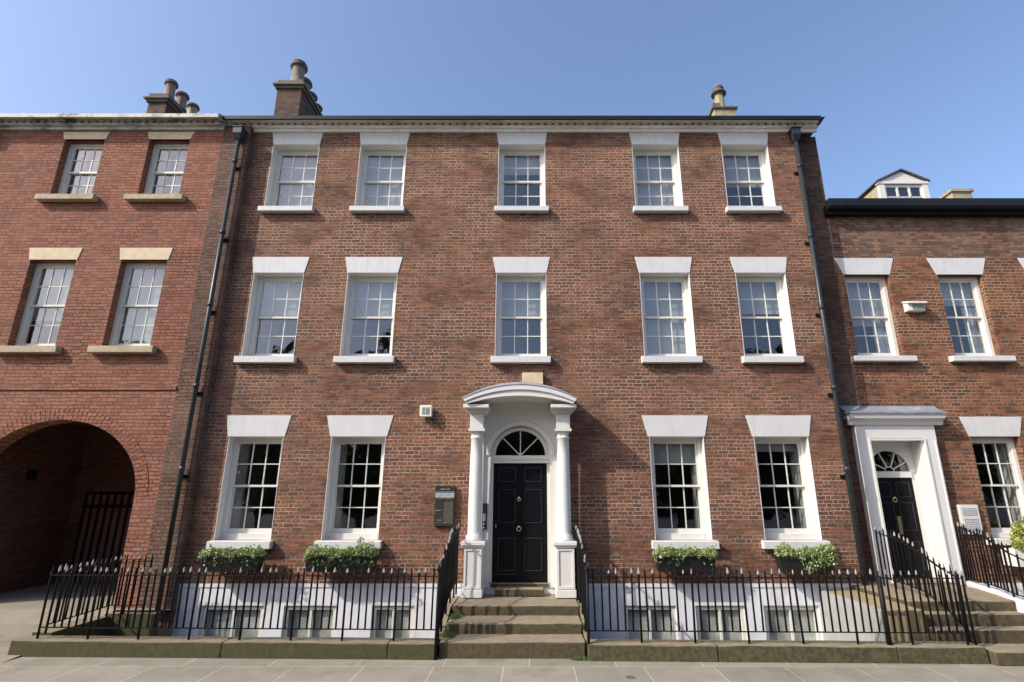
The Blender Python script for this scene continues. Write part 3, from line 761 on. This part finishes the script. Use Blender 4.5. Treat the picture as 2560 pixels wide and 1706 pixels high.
b = MB(); b.box(-7.33, -7.02, ky(-7.33) + .34, 10.1, -.05, .24); o = b.build('kerb_return', 'kerb', k1, bevel=.016); rough_up(o, .003, 4)
b = MB(); b.box(-7.1, -6.28, 9.95, 10.12, -1.5, .27); b.build('kerb_return', 'kerb', k1)
b = MB(); b.box(-7.3, -1.32, 8.64, 8.66, -1.5, .0); b.build('retaining_face', 'kerb', k1)
k2 = kerb_obj(.78, 6.14, 'kerb_tan', 'long low tan stone kerb under the railings right of the front steps', [2.55, 4.95])
b = MB(); b.box(.80, 5.1, 8.60, 8.62, -1.5, .0); b.build('retaining_face', 'kerb', k2)

# ------------------------------------------------------------------ railings
bar_cache = {}
def bar_mesh(h, r, parent, kind='bar'):
    key = (round(h, 2), r)
    if key not in bar_cache:
        b = MB(); b.lathe(0, 0, [(r, 0), (r, h - .03), (r * 1.25, h - .02), (r, h)], 7)
        me = b.build('bar', 'black_iron'); bar_cache[key] = [me.data, None]; bpy.data.objects.remove(me)
    return bar_cache[key][0]
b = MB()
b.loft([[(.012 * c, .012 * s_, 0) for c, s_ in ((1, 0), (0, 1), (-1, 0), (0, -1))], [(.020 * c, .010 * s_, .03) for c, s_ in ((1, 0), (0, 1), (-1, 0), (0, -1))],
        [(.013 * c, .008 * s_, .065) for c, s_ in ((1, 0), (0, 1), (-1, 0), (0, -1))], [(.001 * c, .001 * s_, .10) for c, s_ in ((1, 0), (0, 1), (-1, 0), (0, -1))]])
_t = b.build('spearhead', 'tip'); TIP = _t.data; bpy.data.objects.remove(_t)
TIPB = TIP.copy(); TIPB.materials.clear(); TIPB.materials.append(M['black_iron'])
def railing(label, path, spacing=.105, r=.0135, foot=7, group='black iron railings in front of the houses', tips=.55):
    """path: list of (x, y, z_foot, z_bottom_rail, z_top_rail)"""
    rt = root('iron_railing', label, 'railing', (path[0][0], path[0][1], path[0][2]), group)
    org = WL[rt]
    t = MB(); t2 = MB()
    for i in range(len(path) - 1):
        p, q = path[i], path[i + 1]
        P, Q = Vector(p[:2]), Vector(q[:2]); L = (Q - P).length; dr = (Q - P) / L; nn = Vector((-dr.y, dr.x))
        for (mb, idx, hw, hh) in ((t, 4, .016, .006), (t2, 3, .014, .006)):
            ra = [(P.x + nn.x * s1, P.y + nn.y * s1, p[idx] + s2) for s1, s2 in ((-hw, -hh), (hw, -hh), (hw, hh), (-hw, hh))]
            rb = [(Q.x + nn.x * s1, Q.y + nn.y * s1, q[idx] + s2) for s1, s2 in ((-hw, -hh), (hw, -hh), (hw, hh), (-hw, hh))]
            mb.loft([ra, rb])
    t.build('top_rail', 'black_iron', rt); t2.build('bottom_rail', 'black_iron', rt)
    # bars
    tot = 0; segs = []
    for i in range(len(path) - 1):
        L = (Vector(path[i + 1][:2]) - Vector(path[i][:2])).length; segs.append(L); tot += L
    n = max(2, min(98, int(round(tot / spacing))))
    rnd = random.Random(len(path) * 7 + int(tot * 10))
    for k in range(n + 1):
        s_ = tot * k / n; i = 0
        while i < len(segs) - 1 and s_ > segs[i]: s_ -= segs[i]; i += 1
        u = min(1, s_ / segs[i]); v = [a + (b_ - a) * u for a, b_ in zip(path[i], path[i + 1])]
        isf = (k % foot == 0) or k == n
        zb = v[2] if isf else v[3]
        h = v[4] - zb + .045 + rnd.uniform(-.006, .006)
        me = bar_mesh(h, .016 if isf else r, rt)
        o = bpy.data.objects.new('bar', me); COL.objects.link(o); o.parent = rt
        o.location = Vector((v[0], v[1], zb)) - org
        o.rotation_euler = (rnd.gauss(0, .009), rnd.gauss(0, .010), 0)
        sc = (v[4] + .045 - zb) / round(h, 2); 
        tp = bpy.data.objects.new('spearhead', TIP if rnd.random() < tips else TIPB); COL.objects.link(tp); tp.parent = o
        tp.location = (0, 0, h - .004); tp.rotation_euler = (0, 0, rnd.uniform(-.5, .5))
        tp.scale = (rnd.uniform(.8, 1.05), 1, rnd.uniform(.6, .95))
    return rt
def fp(x, zt=1.045): return (x, ky(x) + .12, .205, .35, zt)
railing('long black iron railing on the mossy kerb left of the front steps', [fp(-7.04)] + [fp(-5.2), fp(-3.2), fp(-1.30)])
railing('short black iron railing running back from the kerb corner beside the archway', [(-7.04, ky(-7.04) + .24, .24, .36, 1.045), (-7.04, 9.95, .26, .40, 1.07), (-6.5, 9.97, .26, .40, 1.09)])
r2 = railing('long black iron railing on the tan kerb right of the front steps', [fp(.80), fp(2.8), fp(4.8), fp(6.08)])
b = MB(); b.tube([(4.92, ky(4.92) + .12, .2), (4.92, ky(4.92) + .12, 1.07)], .035, 10); b.build('post', 'black_iron', r2)
def stair_rail(x, label):
    return railing(label, [(x, 8.36, .10, .30, 1.12), (x, 8.9, .3, .45, 1.29), (x, 9.35, .46, .6, 1.44), (x, 9.70, .50, .68, 1.54), (x, 10.35, .50, .72, 1.56)], spacing=.105, r=.013, foot=4)
sl = stair_rail(-1.31, 'black iron handrail railing on the left side of the front steps')
sr = stair_rail(.80, 'black iron handrail railing on the right side of the front steps')
for rt, x in ((sl, -1.31), (sr, .80)):
    b = MB(); b.tube([(x, 8.34, .0), (x, 8.34, 1.12)], .02, 8); b.lathe(x, 8.34, [(.02, 1.12), (.032, 1.14), (.03, 1.17), (.012, 1.2), (.002, 1.24)], 8); b.build('post', 'black_iron', rt)

# ------------------------------------------------------------------ window boxes
def leaf_blob(mb, cx, cy, cz, rx, ry, rz, n, size, rnd, dens=1.0):
    for _ in range(n):
        while True:
            p = Vector((rnd.uniform(-1, 1), rnd.uniform(-1, 1), rnd.uniform(-1, 1)))
            if p.length <= 1: break
        p = p.normalized() * (p.length ** .45)
        c = Vector((cx + p.x * rx, cy + p.y * ry, cz + p.z * rz))
        a = Vector((rnd.gauss(0, 1), rnd.gauss(0, 1), rnd.gauss(0, 1))).normalized()
        e = a.cross(Vector((rnd.gauss(0, 1), rnd.gauss(0, 1), rnd.gauss(0, 1)))).normalized()
        s_ = size * rnd.uniform(.5, 1.6)
        mb.poly([c - a * s_, c + e * s_ * .55, c + a * s_, c - e * s_ * .55])
def planter(x0, x1, label, seed, blobs, zt=1.13, zb=.89, y0=10.12, y1=10.34, gold=False, low=None):
    rnd = random.Random(seed)
    pl = root('window_box', label, 'window box', ((x0 + x1) / 2, (y0 + y1) / 2, zb), 'planted window boxes below the ground floor windows')
    b = MB(); m = .03
    b.loft([[(x0 + m, y0 + m, zb), (x1 - m, y0 + m, zb), (x1 - m, y1, zb), (x0 + m, y1, zb)], [(x0, y0, zt), (x1, y0, zt), (x1, y1, zt), (x0, y1, zt)]])
    b.box(x0 - .012, x1 + .012, y0 - .012, y1, zt, zt + .02)
    b.build('trough', 'black_box', pl)
    b = MB(); b.box(x0 + .1, x0 + .13, y1, YM - .001, zb + .02, zb + .06).box(x1 - .13, x1 - .1, y1, YM - .001, zb + .02, zb + .06); b.build('bracket', 'black_iron', pl)
    b = MB()
    for (fx, z, rx, rz, n) in blobs:
        leaf_blob(b, x0 + (x1 - x0) * fx, (y0 + y1) / 2 - .03, z, rx, .15, rz, n, .017, rnd)
    for _ in range(9):      # loose sprigs standing up and trailing over the rim
        px = rnd.uniform(x0, x1); up = rnd.random() < .5
        for q in range(5): leaf_blob(b, px + rnd.gauss(0, .012) * q, y0 - .02 + rnd.uniform(-.02, .06), (1.24 + .022 * q) if up else (1.13 - .03 * q), .018, .02, .02, 7, .014, rnd)
    b.build('foliage', 'leaf_gold' if gold else 'leaf', pl, fix=False)
    if low:
        b = MB()
        for (fx, z, rx, rz, n) in low: leaf_blob(b, x0 + (x1 - x0) * fx, y0 - .03, z, rx, .06, rz, n, .016, rnd)
        b.build('trailing_leaves', 'leaf_dark', pl, fix=False)
    return pl
def row(z, n, rx, rz, cnt, s, amp=.03):
    r_ = random.Random(s); return [((i + .5) / n, z + r_.uniform(-amp, amp), rx, rz * r_.uniform(.8, 1.2), cnt) for i in range(n)]
planter(-5.76, -4.74, 'black window box of even clipped green leaves nearest the left downpipe', 1, row(1.19, 8, .12, .085, 420, 1), low=row(1.06, 6, .12, .05, 60, 2))
planter(-3.93, -2.72, 'black window box with a tall yellow green sprig, nearest the dark notice board', 2, row(1.19, 9, .12, .085, 420, 3) + [(.1, 1.25, .13, .09, 260), (.3, 1.22, .14, .1, 200), (.76, 1.36, .045, .11, 110), (.8, 1.27, .14, .1, 260), (.9, 1.3, .05, .1, 60)], low=row(1.05, 7, .13, .06, 60, 4))
planter(2.20, 3.22, 'black window box with a low fringe of pale leaves, nearest right of the porch', 3, row(1.18, 9, .12, .08, 300, 5) + [(.05, 1.12, .08, .1, 120), (.2, 1.22, .12, .08, 150), (.95, 1.2, .1, .1, 200), (.65, 1.25, .1, .06, 120)], low=None)
planter(4.34, 5.28, 'black window box with leaves spilling down its right side near the right downpipe', 4, row(1.19, 6, .12, .11, 400, 6) + [(.72, 1.08, .2, .16, 900), (.9, 1.12, .2, .18, 900), (.55, .98, .13, .12, 380), (.15, 1.30, .08, .08, 160), (.93, 1.27, .14, .08, 300)])

# ------------------------------------------------------------------ left house with archway
lh = root('brick_house', 'red brick house with cream lintels above a wide dark archway at the left edge', 'house', (-9.4, YL, 0), )
lw = [(-9.88, .95), (-8.0, .95)]
lo = [(-10.54, -7.26, .2, 2.15, 1.40)]
for c, wd in lw:
    lo += [(c - wd / 2, c + wd / 2, 4.99, 6.86), (c - wd / 2 + .03, c + wd / 2 - .03, 8.33, 9.76)]
b = MB(); wall(b, -16, -6.842, 0, 10.06, YL, .34, lo); b.build('wall', 'brick_left', lh)
for c, wd in lw:
    window(lh, c, wd, 4.99, 6.86, YL, .15, 'cream_sash', lintel=(1.0, 1.11, .27), sill=(1.27, .14, .14), painted=False, lintel_mat='cream_stone', sill_mat='buff_stone', blind=.95 if c > -9 else .62)
    window(lh, c, wd - .06, 8.33, 9.76, YL, .15, 'cream_sash', lintel=(.92, 1.04, .19), sill=(1.24, .14, .13), painted=False, lintel_mat='cream_stone', sill_mat='buff_stone', curtain=[(.0, .3), (.45, 1.0)])
b = MB(); b.box(-16, -6.85, YL - .025, YL - .001, 4.13, 4.20); b.build('string_course', 'brick_left', lh)
c = cornice(lh, -16, -6.83, YL, 9.99, .28, 'dirty_cornice', None, .16)
b = MB(); b.prism_x([(YL - .29, 10.12), (YL - .22, 10.14), (YL - .05, 10.24), (YL - .05, 10.30), (YL - .24, 10.25), (YL - .29, 10.21)], -16, -6.83); b.build('parapet', 'dirty_cornice', lh)
room(lh, -15.9, -6.86, YL + .341, YL + 4.2, [4.0, 7.6, 10.1], ['room', 'room'])
b = MB(); b.prism_x([(YL, 10.06), (YL + 5, 10.06), (YL + 5, 12.0)], -16, -6.9); b.build('roof', 'slate', lh)
# voussoirs
b = MB(); acx, ahw, ars, arz = -8.9, 1.64, 1.40, 2.15
K2 = 62
for q in range(K2):
    a0 = math.pi * (q + .06) / K2; a1 = math.pi * (q + .94) / K2
    ring = []
    for a in (a0, a1):
        c_, s_ = -math.cos(a), math.sin(a)
        nx, nz = c_ / ahw, s_ / ars; l_ = math.hypot(nx, nz); nx /= l_; nz /= l_
        xi, zi = acx + ahw * c_, arz + ars * s_
        ring.append([(xi, YL - .008, zi), (xi + nx * .235, YL - .008, zi + nz * .235), (xi + nx * .235, YL + .02, zi + nz * .235), (xi, YL + .02, zi)])
    b.loft(ring)
b.build('voussoirs', 'brick_left', lh)
# passage behind the arch
b = MB()
x0, x1, y0, y1, z0, z1 = -10.62, -7.18, YL + .341, 13.1, .2, 3.75
b.poly([(x0, y0, z0), (x0, y1, z0), (x0, y1, z1), (x0, y0, z1)])
b.poly([(x1, y0, z0), (x1, y0, z1), (x1, y1, z1), (x1, y1, z0)])
b.poly([(x0, y0, z1), (x0, y1, z1), (x1, y1, z1), (x1, y0, z1)])
wall(b, x0, x1, z0, z1, y1, .2, [(-10.3, -7.9, .2, 2.25)])
b.build('passage', 'brick_passage', lh, fix=False)
b = MB(); b.box(-10.4, -7.8, 16.0, 16.1, 0, 3).box(-10.5, -10.4, 13.3, 16, 0, 3).box(-7.8, -7.7, 13.3, 16, 0, 3).box(-10.5, -7.7, 13.3, 16.1, 2.3, 2.4); b.build('yard_wall', 'gate', lh)
b = MB(); b.box(x0 - .0, x0 + .012, 11.75, 12.0, 2.48, 2.70); b.build('vent', 'black_iron', lh)
gt = root('timber_gate', 'dark brown vertical bar gate closing the back of the shaded archway', 'gate', (-9.1, 13.05, .3))
for i in range(15):
    b = MB(); x = -10.28 + i * .165; b.box(x, x + .035, 13.02, 13.06, .32, 2.22); b.build('bar', 'black_iron', gt)
b = MB(); b.box(-10.3, -7.9, 13.0, 13.02, .5, .56).box(-10.3, -7.9, 13.0, 13.02, 1.9, 1.96); b.build('rail', 'black_iron', gt)
b = MB(); b.box(-10.3, -7.9, 13.065, 13.095, .32, 2.2); b.build('boarding', 'gate', gt)
chimney(lh, -10.06, -9.58, 12.0, 13.1, 10.3, 12.25, 'brick_dark', [(-9.74, 12.22, .125, .62, 'pot', 'round'), (-9.68, 12.62, .135, .56, 'pot', 'oct'), (-9.60, 13.0, .125, .5, 'pale_pot', 'round')])
downpipe(lh, -12.0, YL, 9.72, .3, brk=(7.3, 4.2))

# ------------------------------------------------------------------ right house
rh = root('brick_house', 'lower two storey brick house with black gutter and square white doorway, right edge', 'house', (9.0, YR, 0))
rc = [7.225, 9.225, 11.2]
ro = [(c - .475, c + .475, 4.92, 6.74) for c in rc] + [(9.17 - .475, 9.17 + .475, 1.40, 3.29), (6.62, 7.66, .64, 3.22), (11.2 - .475, 11.2 + .475, 1.4, 3.29)]
b = MB(); wall(b, 6.62, 16, -1.0, 7.13, YR, .34, ro); b.build('wall', 'brick_right', rh)
b = MB(); b.box(6.62, 16, YR, YR + .34, 7.131, 8.2); b.build('parapet_wall', 'brick_sandy', rh)
for i, c in enumerate(rc):
    window(rh, c, .95, 4.92, 6.74, YR, .13, lintel=(1.0, 1.28, .385), sill=(1.27, .14, .12), painted=False, blind=(.55, .3, .6)[i], curtain=[(.66, 1.0)])
for c in (9.17, 11.2): window(rh, c, .95, 1.40, 3.29, YR, .13, lintel=(1.0, 1.25, .39), sill=(1.25, .13, .12), painted=False, shutters=True, apron=.04)
room(rh, 6.7, 15.9, YR + .341, YR + 4.2, [.6, 4.2, 8.1], ['dark_room', 'room'])
b = MB(); b.box(8.0, 16, YR - .03, YR - .001, -1.0, .62); b.build('basement_wall', 'area_wall', rh)
b = MB(); b.box(6.52, 16, YR - .15, YR - .001, 8.12, 8.34); b.build('fascia', 'black_iron', rh)
b = MB(); b.prism_x([(YR - .30, 8.24), (YR - .26, 8.20), (YR - .151, 8.20), (YR - .151, 8.42), (YR - .30, 8.42)], 6.50, 16); b.build('gutter', 'gutter', rh, bevel=.01)
b = MB(); b.prism_x([(YR, 8.30), (YR + 4, 8.25), (YR + 4, 10.6)], 6.62, 16); b.build('roof', 'slate', rh)
# dormer
DX0, DX1, DY = 8.95, 10.2, 12.3
b = MB(); m = (DX0 + DX1) / 2
b.prism_y([(DX0, 9.0), (DX0 + .14, 9.0), (DX0 + .14, 9.88), (DX0, 9.88)], DY, DY + .1)
b.prism_y([(DX1 - .14, 9.0), (DX1, 9.0), (DX1, 9.88), (DX1 - .14, 9.88)], DY, DY + .1)
b.prism_y([(DX0 - .03, 9.88), (DX1 + .03, 9.88), (DX1 + .03, 9.95), (DX0 - .03, 9.95)], DY - .02, DY + .1)
b.prism_y([(DX0, 9.951), (DX1, 9.951), (m, 10.25)], DY + .01, DY + .1)
dm = b.build('dormer', 'sash', rh)
for xa in (DX0 + .01, DX1 - .05): MB().box(xa, xa + .04, DY + .1, DY + 1.9, 9.0, 9.95).build('dormer_cheek', 'buff_stone', dm)
b = MB()
for (xa, xb) in ((DX0 - .06, m), (DX1 + .06, m)):
    b.loft([[(xa, DY - .05, 9.93), (xa, DY - .05, 9.97), (xb, DY - .05, 10.31), (xb, DY - .05, 10.27)], [(xa, DY + 2, 9.93), (xa, DY + 2, 9.97), (xb, DY + 2, 10.31), (xb, DY + 2, 10.27)]])
b.build('dormer_roof', 'slate', dm)
b = MB(); ya = DY + .03
b.box(DX0 + .14, DX1 - .14, ya, ya + .04, 9.80, 9.87)
for i in range(4):
    x = DX0 + .16 + (DX1 - DX0 - .32) * i / 3; b.box(x - .022, x + .022, ya, ya + .04, 9.1, 9.80)
b.box(DX0 + .18, DX1 - .18, ya, ya + .035, 9.50, 9.53)
b.build('sash', 'sash', dm)
b = MB(); b.poly([(DX0 + .14, ya + .03, 9.1), (DX1 - .14, ya + .03, 9.1), (DX1 - .14, ya + .03, 9.85), (DX0 + .14, ya + .03, 9.85)]); b.build('pane', 'glass', dm, fix=False)
b = MB(); b.box(DX0 + .12, DX1 - .12, ya + .3, ya + .32, 9.0, 9.9); b.build('backing', 'dark_room', dm)
b = MB(); b.box(12.27, 12.83, 14.0, 14.7, 10.0, 10.68).box(12.22, 12.88, 13.95, 14.75, 10.68, 10.76); b.build('chimney', 'pale_pot', rh)
# doorway of the right house
b = MB(); y = YR
b.box(6.36, 6.62, y - .13, y - .002, .60, 3.25)      # left pilaster
b.box(7.66, 7.92, y - .13, y - .002, .60, 3.25)
b.box(6.36, 7.92, y - .13, y - .002, 3.25, 3.62)
b.box(6.58, 6.62, y - .15, y - .131, .62, 3.20).box(7.66, 7.70, y - .15, y - .131, .62, 3.20).box(6.58, 7.70, y - .15, y - .131, 3.20, 3.24)
b.box(6.38, 6.41, y - .145, y - .131, .62, 3.2).box(7.87, 7.90, y - .145, y - .131, .62, 3.2)
ds = b.build('door_surround', 'white', rh, bevel=.004)
b = MB(); b.prism_x([(y - .13, 3.50), (y - .16, 3.50), (y - .18, 3.58), (y - .26, 3.62), (y - .28, 3.70), (y - .002, 3.70), (y - .002, 3.621), (y - .13, 3.621)], 6.22, 8.08); b.build('door_cornice', 'white', ds)
b = MB(); b.prism_x([(y - .30, 3.705), (y - .30, 3.74), (y - .12, 3.80), (y - .002, 3.90), (y - .002, 3.705)], 6.19, 8.10); b.build('lead_roof', 'lead', ds)
b = MB()
b.box(6.621, 6.635, y - .1, y + .30, .64, 3.2).box(7.645, 7.659, y - .1, y + .30, .64, 3.2).box(6.635, 7.645, y - .1, y + .30, 3.205, 3.219)
b.build('reveal', 'white', ds)
dcx, dhw = 7.14, .40; yd2 = y + .24
b = MB(); arch_panel(b, 6.636, 7.644, .66, 3.2, dcx, .40, 2.63, yd2, yd2 + .06)
b.box(dcx - .40, dcx + .40, yd2 - .03, yd2 + .05, 2.51, 2.63); fr2 = b.build('door_frame', 'white', ds)
b = MB()
for a in (28, 66, 114, 152):
    c_, s_ = -math.cos(R(a)), math.sin(R(a)); nx, nz = -s_ * .009, c_ * .009
    q = [(dcx + .09 * c_ + nx, 2.63 + .09 * s_ + nz), (dcx + .09 * c_ - nx, 2.63 + .09 * s_ - nz), (dcx + .40 * c_ - nx, 2.63 + .40 * s_ - nz), (dcx + .40 * c_ + nx, 2.63 + .40 * s_ + nz)]
    b.prism_y(q, yd2 + .01, yd2 + .035)
b.tube([(dcx - .09 * math.cos(math.pi * q / 10), yd2 + .02, 2.63 + .09 * math.sin(math.pi * q / 10)) for q in range(11)], .010, 6)
fn = b.build('fanlight', 'sash', rh)
b = MB(); b.poly([(dcx + .41 * math.cos(math.pi * q / K), yd2 + .045, 2.63 + .41 * math.sin(math.pi * q / K)) for q in range(K + 1)]); b.build('pane', 'glass', fn, fix=False)
pn = []
for sx in (-1, 1):
    xa, xb = sorted((dcx + sx * .06, dcx + sx * .32)); pn += [(xa, xb, .80, 1.32), (xa, xb, 1.52, 2.04), (xa, xb, 2.14, 2.42)]
d2 = door(rh, dcx, .40, .66, 2.51, yd2, pn)
b = MB(); b.box(dcx - .035, dcx + .035, yd2 - .02, yd2 - .001, 1.45, 1.78); b.build('letter_plate', 'brass', d2)
ring_knock(d2, dcx - .02, yd2, 2.09, .04)
# small white flood light and white notice
al = root('security_light', 'cream box shaped security light between the upper windows of the right house', 'light', (8.0, YR, 5.9))
b = MB(); b.box(7.88, 8.24, YR - .13, YR - .001, 5.88, 6.08); b.prism_x([(YR - .2, 6.02), (YR - .001, 6.081), (YR - .001, 6.12), (YR - .2, 6.06)], 7.86, 8.26); b.build('casing', 'casing', al, bevel=.008)
b = MB(); b.box(7.98, 8.22, YR - .137, YR - .131, 5.90, 6.01); b.build('lens', 'grey_glass', al)
nt2 = root('wall_notice', 'white framed notice on the brick just right of the square white doorway', 'sign', (8.3, YR, 1.7))
b = MB(); b.box(8.12, 8.48, YR - .08, YR - .001, 1.47, 2.0); b.build('frame', 'sash', nt2, bevel=.005)
b = MB(); b.box(8.17, 8.44, YR - .084, YR - .081, 1.80, 1.94).box(8.17, 8.44, YR - .084, YR - .081, 1.53, 1.75); b.build('printed_panel', 'board_grey', nt2)
b = MB(); rnd = random.Random(9)
for z in (1.90, 1.86, 1.82, 1.70, 1.66, 1.62, 1.58):
    x = 8.19
    while x < 8.41:
        w_ = rnd.uniform(.012, .04); b.box(x, x + w_, YR - .087, YR - .0845, z, z + .012); x += w_ + .01
b.build('lettering', 'sash', nt2)
rb = root('planter', 'bushy yellow green plant in a planter at the right edge below the right house window', 'planter', (9.05, 10.5, 1.0))
rnd = random.Random(12); b = MB(); b.box(8.66, 9.7, 10.35, 10.68, .95, 1.24); b.build('trough', 'white', rb)
b = MB(); leaf_blob(b, 8.98, 10.45, 1.42, .22, .2, .24, 2200, .024, rnd); leaf_blob(b, 8.88, 10.4, 1.58, .12, .12, .14, 700, .022, rnd); leaf_blob(b, 9.1, 10.42, 1.66, .13, .12, .16, 800, .022, rnd); leaf_blob(b, 8.8, 10.4, 1.3, .12, .12, .12, 500, .022, rnd); leaf_blob(b, 9.4, 10.45, 1.42, .3, .2, .25, 2500, .022, rnd); b.build('foliage', 'leaf_gold', rb, fix=False)

# steps of the right house
rs = root('side_steps', 'tan stone steps with a curved white side wall leading to the square white doorway', 'steps', (6.6, 8.2, 0))
for (y0, y1, z1, x0, x1) in ((8.05, 8.55, .165, 6.16, 8.6), (8.50, 8.80, .335, 5.74, 7.45), (8.74, 8.98, .50, 5.72, 7.36), (8.92, 10.82, .64, 5.70, 7.62)):
    b = MB(); b.box(x0, x1, y0, y1, -.02, z1); o = b.build('step', 'step', rs, bevel=.014); rough_up(o, .003, 5, int(y0 * 9))
b = MB(); b.box(5.14, 5.70, 8.62, 10.45, -1.4, .57); b.build('flank_wall', 'flank', rs, bevel=.012)
b = MB(); b.box(5.10, 5.139, 8.64, 10.44, -1.4, .56); b.build('rendered_face', 'grey_render', rs)
b = MB(); b.box(6.70, 7.62, 10.5, YR + .3, .641, .66); b.build('threshold', 'step', rs)
cv = [(7.74, 10.45, .70), (7.60, 10.0, .70), (7.47, 9.5, .70), (7.33, 9.1, .69), (7.27, 8.85, .67), (7.33, 8.62, .63), (7.55, 8.44, .58), (8.0, 8.34, .53), (8.8, 8.30, .50)]
b = MB(); b.loft([[(x, y, -.05), (x, y, z), (x + .15, y + .10, z), (x + .15, y + .10, -.05)] for x, y, z in cv], smooth=False); b.build('curved_wall', 'area_wall', rs)
railing('sloping black iron railing on the left side of the steps to the square white doorway', [(6.12, 8.42, .2, .34, 1.04), (6.14, 8.8, .45, .58, 1.14), (6.16, 9.2, .6, .72, 1.30), (6.2, 9.7, .62, .76, 1.44), (6.22, 10.35, .62, .78, 1.53)], spacing=.115)
railing('curved black iron railing at the right edge of the photo beside the square white doorway', [(x + .06, y + .05, z, z + .06, zt) for (x, y, z), zt in zip(cv, (1.60, 1.57, 1.50, 1.40, 1.32, 1.22, 1.14, 1.10, 1.08))], spacing=.11)

# ------------------------------------------------------------------ moss and grass tufts round the front steps
def tuft(name, label, cx, cy, cz, rx, ry, n, seed, h=.05):
    rnd = random.Random(seed); b = MB()
    for _ in range(n):
        x = rnd.gauss(cx, rx); y = rnd.gauss(cy, ry); a = rnd.uniform(0, 6.28); l_ = h * rnd.uniform(.4, 1.2)
        dx, dy = math.cos(a) * .004, math.sin(a) * .004; tx, ty = rnd.gauss(0, .02), rnd.gauss(0, .02)
        b.poly([(x - dx, y - dy, cz), (x + dx, y + dy, cz), (x + tx, y + ty, cz + l_)])
    o = b.build(name, 'grass', fix=False); top(o, label, 'grass', None, 'stuff')
tuft('moss', 'green moss growing down the left edge of the front steps', -1.20, 8.78, .205, .05, .07, 900, 1)
tuft('moss', 'green moss beside the upper tread on the left edge of the front steps', -1.19, 9.28, .347, .04, .07, 700, 2)
tuft('grass_tuft', 'small bright grass tuft at the bottom right corner of the front steps', .68, 8.36, .0, .06, .03, 600, 3, .04)

# ------------------------------------------------------------------ trees across the street (seen reflected in the panes)
def tree(x, y, h, seed, label):
    rnd = random.Random(seed)
    t = root('tree', label, 'tree', (x, y, -.12), 'trees across the street')
    b = MB(); b.tube([(x, y, -.12), (x + .1, y, h * .25), (x - .05, y + .1, h * .5), (x, y, h * .8)], .2, 8, rs=[.26, .2, .14, .05])
    for _ in range(5):
        a = rnd.uniform(0, 6.28); b.tube([(x, y, h * .35), (x + math.cos(a) * h * .15, y + math.sin(a) * h * .15, h * .55), (x + math.cos(a) * h * .25, y + math.sin(a) * h * .25, h * .7)], .06, 6, rs=[.1, .07, .03])
    b.build('trunk', 'bark', t)
    b = MB()
    for _ in range(16):
        a = rnd.uniform(0, 6.28); r_ = rnd.uniform(0, h * .32)
        leaf_blob(b, x + math.cos(a) * r_, y + math.sin(a) * r_, h * rnd.uniform(.22, .9), h * .19, h * .17, h * .14, 420, .20, rnd)
    b.build('crown', 'tree_leaf', t, fix=False)
for i, (x, y, h) in enumerate(((-30, -10, 9.6), (-22, -11, 11.0), (-14, -10, 10.2), (-6.5, -11.5, 11.4), (1, -10, 10.0), (8.5, -11, 9.4), (16, -12, 11.2), (24, -10, 10.2), (32, -11, 10.6))):
    tree(x, y, h, 40 + i, ('broad green tree across the street', 'tall green tree across the street')[i % 2])

for i, (x, y, h) in enumerate(((-26, -17, 8.5), (-18, -16, 9.5), (-10, -17, 8.8), (-3, -16.5, 9.4), (4.5, -16, 9.0), (12, -17, 9.6), (20, -16, 9.0), (28, -17, 9.4), (-10.5, -13.5, 8.0), (-4, -13, 8.4), (-2.5, -18, 9.2), (12.5, -13, 8.6))):
    tree(x, y, h, 60 + i, ('bushy tree in the back row across the street', 'dense tree in the back row across the street')[i % 2])
dr = root('drain_cover', 'small round dark drain cover set in the pavement right of the steps', 'drain cover', (1.23, 7.59, .004))
b = MB(); b.lathe(1.23, 7.59, [(.062, .002), (.062, .006), (.05, .007), (.05, .005)], 20, False); b.build('rim', 'soot_stone', dr)
b = MB()
for k in range(-3, 4):
    q = math.sqrt(max(0, .048 ** 2 - (k * .014) ** 2)); b.box(1.23 - q, 1.23 + q, 7.59 + k * .014 - .005, 7.59 + k * .014 + .005, .004, .009)
b.build('grating', 'soot_stone', dr)
